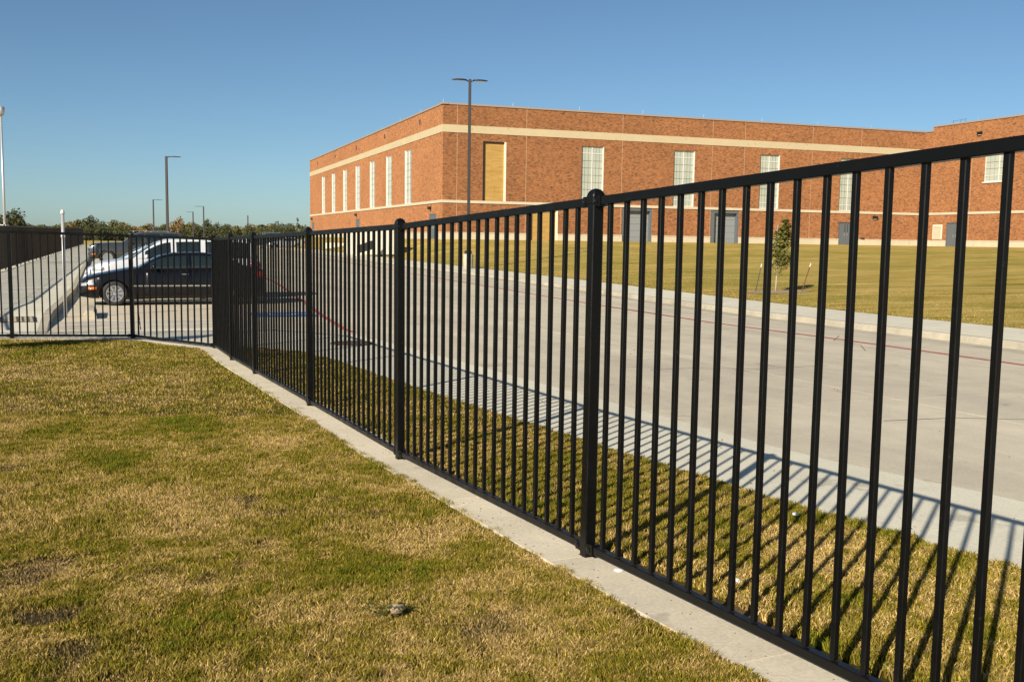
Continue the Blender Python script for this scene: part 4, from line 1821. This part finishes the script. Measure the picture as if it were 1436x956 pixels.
def make_car(sp, paintm, label, detail=True, rack=False):
    e = empty('parked_car')
    tag(e, label, 'car', 'cars parked in the lot')
    Ln, Wd = sp['L'], sp['W']
    sill, wr = sp['sill'], sp['wr']
    ra = wr + .055
    belt = lambda s: pw(s, sp['belt'])
    roof = lambda s: pw(s, sp['roof'])
    H = max(p[1] for p in sp['roof'])

    def hw(s):
        f = 1.0
        if s < .6:
            f -= .20 * (1 - s / .6) ** 2.2
        if s > Ln - .55:
            f -= .15 * (1 - (Ln - s) / .55) ** 2.2
        return Wd / 2 * f

    def ys(s, z):
        t = (z - sill) / max(.05, belt(s) - sill)
        return hw(s) * pw(min(1, max(0, t)), PROF)

    def bot(s):
        z = sill + .05 * max(0, 1 - s / .3) + .08 * max(0, 1 - (Ln - s) / .4)
        for c in sp['wb']:
            d = abs(s - c)
            if d < ra:
                z = max(z, wr + math.sqrt(ra * ra - d * d) * .96)
        return z
    st = set(np.linspace(0, Ln, 46).tolist()) | {.02, .06, .12, Ln - .02, Ln - .06}
    for c in sp['wb']:
        for t in np.linspace(-1, 1, 17):
            st.add(c + ra * math.sin(t * math.pi / 2) * .9999)
        st |= {c - ra - .001, c + ra + .001}
    st = sorted(s for s in st if 0 <= s <= Ln)
    rings = []
    for s in st:
        zb, zt = bot(s), belt(s)
        zb = min(zb, zt - .05)
        half = []
        for t in (0, .15, .32, .5, .68, .85, .95, 1.0):
            z = zb + (zt - zb) * t
            half.append((ys(s, z), z))
        yb_ = half[-1][0]
        half += [(yb_ * .93, zt + .022), (yb_ * .75, zt + .042), (yb_ * .4, zt + .056), (0, zt + .06)]
        right = [Vector((s, -y_, z)) for y_, z in half]
        left = [Vector((s, y_, z)) for y_, z in reversed(half[:-1])]
        rings.append(right + left)
    bb = MB()
    bb.loft(rings, caps=True)
    body = bb.build('body', paintm, e, True)
    # greenhouse
    s0, s1 = sp['roof'][0][0], sp['roof'][-1][0]
    gt = .27

    def gy(s, z):
        zb = belt(s)
        t = max(0, (z - zb) / (H - zb))
        return hw(s) * (.915 - gt * t ** 1.15)

    def gring(s):
        zb, zt = belt(s) + .0, roof(s)
        half = [(gy(s, zb + (zt - zb) * t), zb + (zt - zb) * t - (.015 if t == 0 else 0)) for t in (0, .3, .6, .85, .96)]
        yt = half[-1][0]
        half += [(yt * .955, zt + .0), (yt * .7, zt + .018), (yt * .35, zt + .027), (0, zt + .03)]
        return [Vector((s, -y_, z)) for y_, z in half] + [Vector((s, y_, z)) for y_, z in reversed(half[:-1])]
    gs = np.linspace(s0, s1, 44)
    bb = MB()
    bb.loft([gring(s) for s in gs])
    bb.build('roof', paintm, e, True)

    def patch(name, mat, sa, sb, zlo, zhi, fn, sign, off, ns=12, nz=5, parent=None, rnd=0.0):
        bb = MB()
        rows = []
        for s in np.linspace(sa, sb, ns):
            a, c = zlo(s), zhi(s)
            if c < a + .01:
                c = a + .01
            rows.append([Vector((s, sign * (fn(s, z) + off), z)) for z in np.linspace(a, c, nz)])
        bb.loft(rows, closed=False)
        o = bb.build(name, mat, parent or e, True)
        md = o.modifiers.new('solid', 'SOLIDIFY')
        md.thickness = .006
        md.offset = 0
        return o
    # side windows, doors, trims on both sides
    for sg in (-1, 1):
        first = True
        for wa, wb_ in sp['win']:
            patch('side_window', 'car_glass', wa, wb_, lambda s: belt(s) + .025, lambda s: belt(s) + max(.02, (min(roof(s), H) - belt(s)) * .88 - .012), gy, sg, .004, 16, 4)
        for da, db in sp['doors']:
            wc = sp['wb'][1]
            dzlo = lambda s: max(sill + .10, bot(s) + .03)
            d_ = patch('door', paintm, da + .006, db - .006, dzlo, lambda s: belt(s) - .012, ys, sg, .004, 14, 8)
            bb = MB()
            hz = belt(db) - .13
            bb.box((db - .17, sg * (ys(db, hz) + .03), hz), (.17, .02, .022))
            bb.build('handle', 'chrome' if paintm == 'paint_black' else paintm, d_)
        # side rub strip with bright line
        bb = MB()
        rows = [[Vector((s, sg * (ys(s, z) + .012), z)) for z in (.50 * (sill + .82), .50 * (sill + .82) + .035)] for s in np.linspace(sp['wb'][0] + ra + .05, sp['wb'][1] - ra - .03, 12)]
        bb.loft(rows, closed=False)
        o = bb.build('side_trim', 'chrome' if paintm == 'paint_black' else paintm, e)
        # mirror
        ms = sp['ws'][0] + .42
        mz = belt(ms) + .08
        bb = MB()
        bb.lathe([(.0001, -.09), (.055, -.08), (.075, -.02), (.07, .03), (.0001, .05)], 12, (0, 0, 0), 'Y')
        for i_, q in enumerate(bb.v):
            bb.v[i_] = (q[0] * .75, q[1] * sg * -1, q[2] * .95)
        o = bb.build('mirror', paintm if paintm != 'paint_black' else 'paint_black', e, True, (ms, sg * (hw(ms) + .06), mz))
        # headlight, indicator and tail light
        hz = belt(.1) - .10
        patch('headlight', 'headlight', .045, .36, lambda s: hz - .035 + s * .08, lambda s: hz + .04 + s * .12, ys, sg, .006, 8, 4)
        patch('indicator', 'orange_lens', .20, .42, lambda s: sill + .23, lambda s: sill + .30, ys, sg, .012, 5, 2)
        patch('tail_light', 'red_lens', Ln - .32, Ln - .03, lambda s: belt(Ln - .3) - .24, lambda s: belt(Ln - .3) - .07, ys, sg, .006, 6, 4)
        for c in sp['wb']:
            make_wheel(e, c, sg, sp, Wd / 2)
    # bumpers
    for fa, fb, nm in ((-.03, .34, 'front_bumper'), (Ln - .34, Ln + .03, 'rear_bumper')):
        bb = MB()
        ring = []
        for t in np.linspace(-1, 1, 15):
            bend = abs(t) ** 3
            s_ = (fa + bend * .30) if nm == 'front_bumper' else (fb - bend * .30)
            y_ = t * hw(.3) * 1.01
            z_ = sill + .22
            ring.append([Vector((s_, y_, z_ - .11)), Vector((s_ + (.0 if nm == 'front_bumper' else 0), y_, z_ + .09)), Vector((s_ + (.08 if nm == 'front_bumper' else -.08), y_, z_ + .10)), Vector((s_ + (.08 if nm == 'front_bumper' else -.08), y_, z_ - .12))])
        bb.loft(ring)
        bb.build(nm, paintm, e, True)
    # windscreens: strips over the greenhouse top
    for (sa, sb), nm in ((sp['ws'], 'windscreen'), (sp['rw'], 'rear_window')):
        bb = MB()
        rows = []
        for s in np.linspace(sa, sb, 10):
            rg = gring(s)
            top = rg[4:-4]
            top = [Vector((q.x + (-.006 if nm == 'windscreen' else .006), q.y * .965, q.z + .008)) for q in top]
            rows.append(top)
        bb.loft(rows, closed=False)
        bb.build(nm, 'car_glass', e, True)
    # grille and plate
    bb = MB()
    bb.box((-.012, 0, belt(.05) - .10), (.03, hw(0) * .62, .13))
    bb.build('grille', 'chrome' if paintm == 'paint_black' else 'plastic_black', e)
    # wheel wells and floor
    bb = MB()
    bb.box((Ln / 2, 0, sill + .16), (Ln - .5, Wd * .80, .22))
    for c in sp['wb']:
        bb.box((c, 0, wr + .1), (2 * ra * .98, Wd * .72, wr * 1.4))
    bb.build('underbody', 'plastic_black', e)
    if rack:
        bb = MB()
        for sg in (-1, 1):
            y_ = sg * gy(3, H) * .88
            bb.tube((2.5, y_, H + .09), (4.7, y_, H + .07), .02, .02, 8)
            for s_ in (2.6, 3.6, 4.6):
                bb.tube((s_, y_, H - .02), (s_, y_, H + .08), .018, .018, 6)
        for s_ in (2.8, 4.4):
            bb.tube((s_, -gy(3, H) * .88, H + .09), (s_, gy(3, H) * .88, H + .09), .018, .018, 6)
        bb.build('roof_rack', 'chrome', e)
    return e


CF = Vector((-.925, -.379))        # the cars' forward direction
CN = Vector((-.379, .925))         # along the kerb, away
crz = math.atan2(-CF.y, -CF.x)     # local +x runs from nose to tail


def place(e, f, rz=crz):
    e.location = (f.x, f.y, zr(f.y))
    e.rotation_euler = (0, 0, rz)
    return e


F0 = Vector((-11.62, 26.72))
place(make_car(SEDAN, 'paint_black', 'black saloon car with silver wheels, closest to the fence'), F0)
place(make_car(SUV, 'paint_white', 'big white people carrier with dark windows just behind the black saloon'), F0 + CN * 2.85 - CF * .25)
place(make_car(HATCH, 'paint_white', 'white hatchback with sloping bonnet seen between the people carrier and the grey four-wheel drive'), F0 + CN * 5.65 - CF * .0)
s2 = place(make_car(TRUCK, 'paint_grey', 'dark grey four-wheel drive car with roof rack far along the kerb', rack=True), Vector((-25.95, 61.0)))
far = place(make_car(SEDAN, 'paint_silver', 'silver saloon car parked past the dark grey four-wheel drive'), Vector((-27.9, 67.0)) - CF * 1.2)
f2 = copy_tree(far)
place(f2, Vector((-31.2, 126.5)))
f2['label'] = 'tiny silver car far off at the end of the driveway, before the trees'
f3 = copy_tree(s2)
place(f3, Vector((-35.5, 131.5)))
f3['label'] = 'tiny dark four-wheel drive far off by the end of the driveway'

# ------------------------------------------------------------------ trees


def crown_mesh(name, mat, rx, rz_, nleaf, leaf, seed, clumps=12, shape='round'):
    rg = np.random.default_rng(seed)
    cs = []
    for k in range(clumps):
        t = rg.random() * 2 * np.pi
        if shape == 'cone':
            h = rg.random() ** .8
            rr_ = (1 - h) * rx * .62 * rg.random() ** .5
            cs.append((rr_ * np.cos(t), rr_ * np.sin(t), (h * 2 - 1) * rz_ * .85, .30 * (1.25 - h)))
        else:
            z = rg.random() * 1.5 - .75
            rr_ = math.sqrt(max(.05, 1 - z * z)) * rx * .62 * rg.random() ** .4
            cs.append((rr_ * np.cos(t), rr_ * np.sin(t), z * rz_ * .8, .42 + .2 * rg.random()))
    cs = np.array(cs)
    k = rg.integers(0, clumps, nleaf)
    d = rg.normal(size=(nleaf, 3))
    d /= np.linalg.norm(d, axis=1)[:, None]
    rad = (rg.random(nleaf) ** .35) * cs[k, 3] * rx
    c = cs[k, :3] + d * rad[:, None]
    a = rg.normal(size=(nleaf, 3))
    a /= np.linalg.norm(a, axis=1)[:, None]
    b_ = np.cross(a, rg.normal(size=(nleaf, 3)))
    b_ /= np.linalg.norm(b_, axis=1)[:, None]
    sz = leaf * (.6 + .8 * rg.random(nleaf))[:, None]
    vv = np.stack([c - a * sz * .5, c + b_ * sz * .35, c + a * sz * .5, c - b_ * sz * .35], 1).reshape(-1, 3)
    me = bpy.data.meshes.new(name)
    f = np.arange(nleaf * 4).reshape(-1, 4)
    me.from_pydata(vv.tolist(), [], f.tolist())
    me.materials.append(MT[mat])
    return me


crowns = {}
for mt in ('leaf_green', 'leaf_olive', 'leaf_dark', 'leaf_orange', 'leaf_rust'):
    for sd in (1, 2):
        crowns[mt, sd] = crown_mesh('crown', mt, 1, .8, 2200, .17, hash(mt) % 97 * 0 + sd * 13 + len(mt), 16)
bb = MB()
bb.tube((0, 0, -1.6), (0, 0, .2), .09, .05, 7)
for t in range(4):
    q = t * 1.6
    bb.tube((0, 0, -.5), (.5 * math.cos(q), .5 * math.sin(q), .3), .04, .015, 5)
trunk_me = bb.mesh('trunk', 'bark')


def tree(px, ytop, Y, halfw, mt, sd, label, group='trees of the distant tree line'):
    """tree whose crown top shows at height ytop above the horizon line, base on the field"""
    ytop -= 1.7
    x = (px - 718) / 1396 * Y
    hor = 336.7 + .015 * (px - 718)
    ztop = CZ + (hor - ytop) / 1396 * Y
    zb = zr(Y) - .1
    h = ztop - zb
    rx = halfw / 1396 * Y
    e = empty('tree', (x, Y, zb))
    tag(e, label, 'tree', group)
    rz_ = h * .46
    o = link('crown', crowns[mt, sd], e, (0, 0, h - rz_ * 1.02), (0, 0, random.uniform(0, 6)))
    o.scale = (rx, rx, rz_ / .8)
    o = link('trunk', trunk_me, e, (0, 0, h * .5))
    o.scale = (rx * .6, rx * .6, h * .5 / 1.6)
    return e


GEN = 'dense bushy tree in the distant tree line behind the parked cars'
tree(18, 300, 210, 22, 'leaf_dark', 1, 'dark rounded tree rising above the long fence beside the silver floodlight pole', None)
tree(193, 318, 330, 15, 'leaf_orange', 2, 'orange autumn tree low in the tree line above the grey four-wheel drive', None)
tree(250, 310, 350, 11, 'leaf_rust', 1, 'rust brown rounded tree standing proud of the tree line beside the tallest car park pole', None)
tree(291, 312, 380, 9, 'leaf_dark', 2, 'dark blue-green domed tree above the tree line behind the pole nearest the corner post', None)
kinds = ['leaf_green', 'leaf_olive', 'leaf_dark', 'leaf_green', 'leaf_olive', 'leaf_rust']
prof = [(-60, 318), (-30, 314), (40, 316), (62, 318), (80, 318), (100, 315), (112, 309), (128, 308), (142, 313), (160, 312), (176, 313), (210, 316), (228, 315), (268, 315), (302, 317), (318, 318), (334, 318), (350, 318), (366, 316), (378, 316), (392, 317), (406, 317), (418, 322), (432, 321), (446, 321)]
for i, (px, yt) in enumerate(prof):
    tree(px, yt + random.uniform(-.8, 1), 400 - 14 * (i % 3), random.uniform(10, 14), kinds[i % 6] if i % 7 else 'leaf_dark', 1 + i % 2, GEN)
for i, px in enumerate(range(-70, 450, 15)):
    tree(px + random.uniform(-4, 4), random.uniform(319, 324), 350 - 12 * (i % 3), random.uniform(9, 13), kinds[(i * 5 + 2) % 5], 1 + (i // 2) % 2, 'low bushy tree at the front of the distant tree line', 'front trees of the distant tree line')
# slim pale tree near the building's far corner
e = empty('slim_tree', (-33.9, 157, .5))
tag(e, 'slim pale young tree standing just left of the far end of the brick building', 'tree')
o = link('crown', crown_mesh('crown', 'leaf_pale', 1.05, 2.1, 650, .20, 77, 22, 'cone'), e, (0, 0, 3.0))
bb = MB()
bb.tube((0, 0, 0), (0, 0, 4.2), .06, .02, 7)
bb.build('trunk', 'bark', e)
# solid dark understorey behind the rows so no sky gaps show low down
rg = np.random.default_rng(5)
n = 22000
X = rg.uniform(-260, -50, n)
Y = rg.uniform(403, 420, n)
Zt = rg.random(n) ** 1.1 * (4.6 + 1.2 * np.sin(X * .13) + .9 * np.sin(X * .41))
vv = []
for a, c, z in zip(X, Y, Zt):
    s = rg.uniform(.5, 1.1)
    t = rg.uniform(0, 6.3)
    dx, dy = math.cos(t) * s, math.sin(t) * s
    z0 = zr(c) + z
    vv += [(a - dx, c - dy, z0), (a, c, z0 - s * .7), (a + dx, c + dy, z0), (a, c, z0 + s * .8)]
me = bpy.data.meshes.new('undergrowth')
me.from_pydata(vv, [], [tuple(range(4 * i, 4 * i + 4)) for i in range(n)])
me.materials.append(MT['leaf_green'])
o = link('undergrowth', me)
tag(o, 'dark undergrowth filling the foot of the distant tree line', 'undergrowth', kind='stuff')

# sapling with two stakes on the far lawn
sx, sy = 9.02, 34.2
sz = lawn_z(sx, sy)
e = empty('sapling', (sx, sy, sz))
tag(e, 'small young oak tree with a slim trunk on the far lawn before the building', 'tree')
me = crown_mesh('crown', 'leaf_oak', .60, 1.02, 4300, .06, 29, 60, 'cone')
co = np.empty(len(me.vertices) * 3)
me.vertices.foreach_get('co', co)
co = co.reshape(-1, 3)
# widen the top so that the crown is a loose oval rather than a cone
t = np.clip((co[:, 2] + .98) / 1.96, 0, 1)
k = .85 + 1.7 * t * (1.25 - .55 * t)
co[:, 0] *= k
co[:, 1] *= k
me.vertices.foreach_set('co', co.ravel())
link('crown', me, e, (.22, 0, 1.62))
bb = MB()
bb.loft([[(.02 * math.sin(z * 2) + r_ * math.cos(q), r_ * math.sin(q), z) for q in np.linspace(0, 6.283, 8, endpoint=False)] for z, r_ in ((-.05, .032), (.3, .026), (.7, .022), (1.1, .02), (1.7, .014), (2.3, .006))])
for k in range(16):
    q = k * 2.4
    z = .85 + k * .085
    l_ = .42 - .018 * k
    bb.tube((0, 0, z), (math.cos(q) * l_, math.sin(q) * l_, z + .22), .010, .003, 5)
bb.build('trunk', 'bark_pale', e, True)
# bare brown ring of mulch round the sapling
mu = MB()
ring = []
for k in range(28):
    q = k / 28 * 2 * math.pi
    rr_ = .75 + .15 * random.random()
    xx, yy = sx + math.cos(q) * rr_ * 1.5, sy + math.sin(q) * rr_
    ring.append((xx, yy, lawn_z(xx, yy) + .012))
i0 = len(mu.v)
mu.v += ring + [(sx, sy, sz + .04)]
for k in range(28):
    mu.f.append((i0 + k, i0 + (k + 1) % 28, i0 + 28))
    mu.mi.append(0)
tag(mu.build('mulch_ring', 'rock', None, True), kind='structure')
for dx, topx, mt, lab in ((-.72, .20, 'stake', 'thin dark green stake leaning right, left of the young oak'), (.86, .30, 'stake_red', 'thin rusty red stake leaning right with a pale tip, right of the young oak')):
    xx, yy = sx + dx, sy - .05
    zz = lawn_z(xx, yy)
    e = empty('stake', (xx, yy, zz))
    tag(e, lab, 'stake')
    bb = MB()
    bb.tube((0, 0, -.1), (topx * .88, 0, .86), .016, .016, 6)
    bb.build('shaft', mt, e)
    bb = MB()
    bb.tube((topx * .88, 0, .86), (topx, 0, .98), .018, .018, 6)
    bb.build('tip', 'white_paint', e)

# its twin just outside the frame throws the soft shadow on the lawn's far left corner
tw = copy_tree(bpy.data.objects['sapling'])
tw.location = (-8.75, 12.1, zf(*to_uv(-8.75, 12.1)))
tw.scale = (.85, .85, 1.5)
tw['label'] = 'taller young oak on the near lawn at the left, shading the lawn corner'

# ------------------------------------------------------------------ small things on the ground


def pebble(name, x, y, r, mat, label, cat, flat=.5, z=None):
    bb = MB()
    rg_ = random.Random(int(x * 1000))
    rings = []
    for th in np.linspace(.15, math.pi - .15, 5):
        rings.append([(r * math.sin(th) * math.cos(q) * rg_.uniform(.75, 1.2), r * math.sin(th) * math.sin(q) * rg_.uniform(.75, 1.15), r * flat * math.cos(th)) for q in np.linspace(0, 6.283, 8, endpoint=False)])
    bb.loft(rings[::-1])
    u, v = to_uv(x, y)
    zz = z if z is not None else (zf(u, v) + r * flat * .5)
    o = bb.build(name, mat, None, False, (x, y, zz))
    return tag(o, label, cat)


pebble('stone', -.444, 3.83, .035, 'rock', 'small brown stone lying in the near lawn beside a green weed', 'stone', .6, z=zf(*to_uv(-.444, 3.83)) + .02)
pebble('scrap', .50, 4.40, .022, 'litter', 'small cream crumb on the concrete strip just right of the nearest post', 'litter', .3)
pebble('scrap', 1.66, 5.65, .02, 'litter', 'white scrap lying in the verge grass beyond the fence', 'litter', .5, z=.345)
pebble('scrap', 1.02, 4.32, .028, 'litter', 'cream stone chip at the inner edge of the verge beyond the fence', 'stone', .4, z=zf(0))
# weed around the stone
n = 46
a_ = rng.random(n) * 6.28
rr_ = rng.random(n) * .10
bx = -.46 + np.cos(a_) * rr_
by = 3.80 + np.sin(a_) * rr_ * .8
zb_ = np.array([zf(*to_uv(q, w_)) for q, w_ in zip(bx, by)])
vv, ff = [], []
for i in range(n):
    t = rng.random() * 6.28
    l_ = .045 + .03 * rng.random()
    w_ = .0045
    d_ = np.array((math.cos(t), math.sin(t)))
    q_ = np.array((-d_[1], d_[0])) * w_
    p_ = np.array((bx[i], by[i]))
    z_ = zb_[i] + .012 + .02 * rng.random()
    i0 = len(vv)
    vv += [(*p_, z_), (*(p_ + d_ * l_ * .5 + q_), z_ + .012), (*(p_ + d_ * l_), z_ + .006), (*(p_ + d_ * l_ * .5 - q_), z_ + .012)]
    ff.append((i0, i0 + 1, i0 + 2, i0 + 3))
me = bpy.data.meshes.new('weed')
me.from_pydata(vv, [], ff)
newmat('weed_leaf', (.06, .075, .022), .9, 0, .05)
me.materials.append(MT['weed_leaf'])
tag(link('weed', me), 'flat dark green weed growing round the small brown stone', 'weed')

# fallen leaves on the lawn and crumbs of soil on the strip and walks
def bits(name, pts, size, mats, label, cat, thick=.25):
    bb = MB()
    rr_ = random.Random(len(pts))
    for x_, y_, z_ in pts:
        t = rr_.uniform(0, 6.28)
        l_ = size * rr_.uniform(.5, 1.3)
        w_ = l_ * rr_.uniform(.35, .8)
        a, c = Vector((math.cos(t), math.sin(t), rr_.uniform(-.3, .3))) * l_ / 2, Vector((-math.sin(t), math.cos(t), rr_.uniform(-.3, .3))) * w_ / 2
        p = Vector((x_, y_, z_ + l_ * .15))
        up = Vector((0, 0, l_ * thick))
        bb.hexa([p - a - up * .5, p + c - up * .5, p + a - up * .5, p - c - up * .5], [p - a + up * .3, p + c + up, p + a + up * .3, p - c + up], rr_.randrange(len(mats)))
    return tag(bb.build(name, mats), label, cat, kind='stuff')


newmat('leaf_litter', (.20, .125, .06), .8)
newmat('slate_grit', (.17, .15, .12), .9)
newmat('leaf_litter_dark', (.10, .06, .03), .8)
pts = []
for k in range(150):
    y_ = 3.0 + 10 * random.random() ** 1.5
    x_ = random.uniform(-.52, .15) * y_
    u, v = to_uv(x_, y_)
    if v < -.3 and u < 11:
        pts.append((x_, y_, zf(u, v) + .018))
bits('fallen_leaves', pts, .022, ['leaf_litter', 'leaf_litter_dark'], 'small brown fallen leaves scattered over the near lawn', 'leaves', .08)
pts = []
for k in range(420):
    u = -3 + 14 * random.random() ** 1.6
    v = -.20 + .33 * random.random() ** (1.8 if random.random() < .6 else .6)
    x_, y_ = uv2(u, v)
    pts.append((x_, y_, zf(u)))
bits('soil_crumbs', pts, .008, ['slate_grit', 'leaf_litter_dark', 'rock'], 'tiny crumbs of soil and straw on the concrete strip under the fence', 'debris', .4)
pts = []
for k in range(160):
    u = -2 + 13 * random.random() ** 1.3
    v = vu(u) + random.random() ** 2 * (7 if random.random() < .4 else 1.2)
    x_, y_ = uv2(u, v)
    pts.append((x_, y_, zr(y_) + .004))
bits('road_litter', pts, .020, ['leaf_litter_dark', 'rock'], 'small dark bits lying on the walk and driveway', 'debris', .3)
for pts in ([(3.6, 9.5), (4.4, 9.75), (5.3, 9.7), (6.4, 10.1), (7.6, 10.0)], [(1.9, 13.5), (2.7, 13.9), (3.4, 13.8), (4.6, 14.4)], [(6.0, 16.8), (6.3, 17.9), (6.1, 18.8), (6.6, 20.0)]):
    mark('crack', pts, .012, 'joint', h=.003, parent=road)
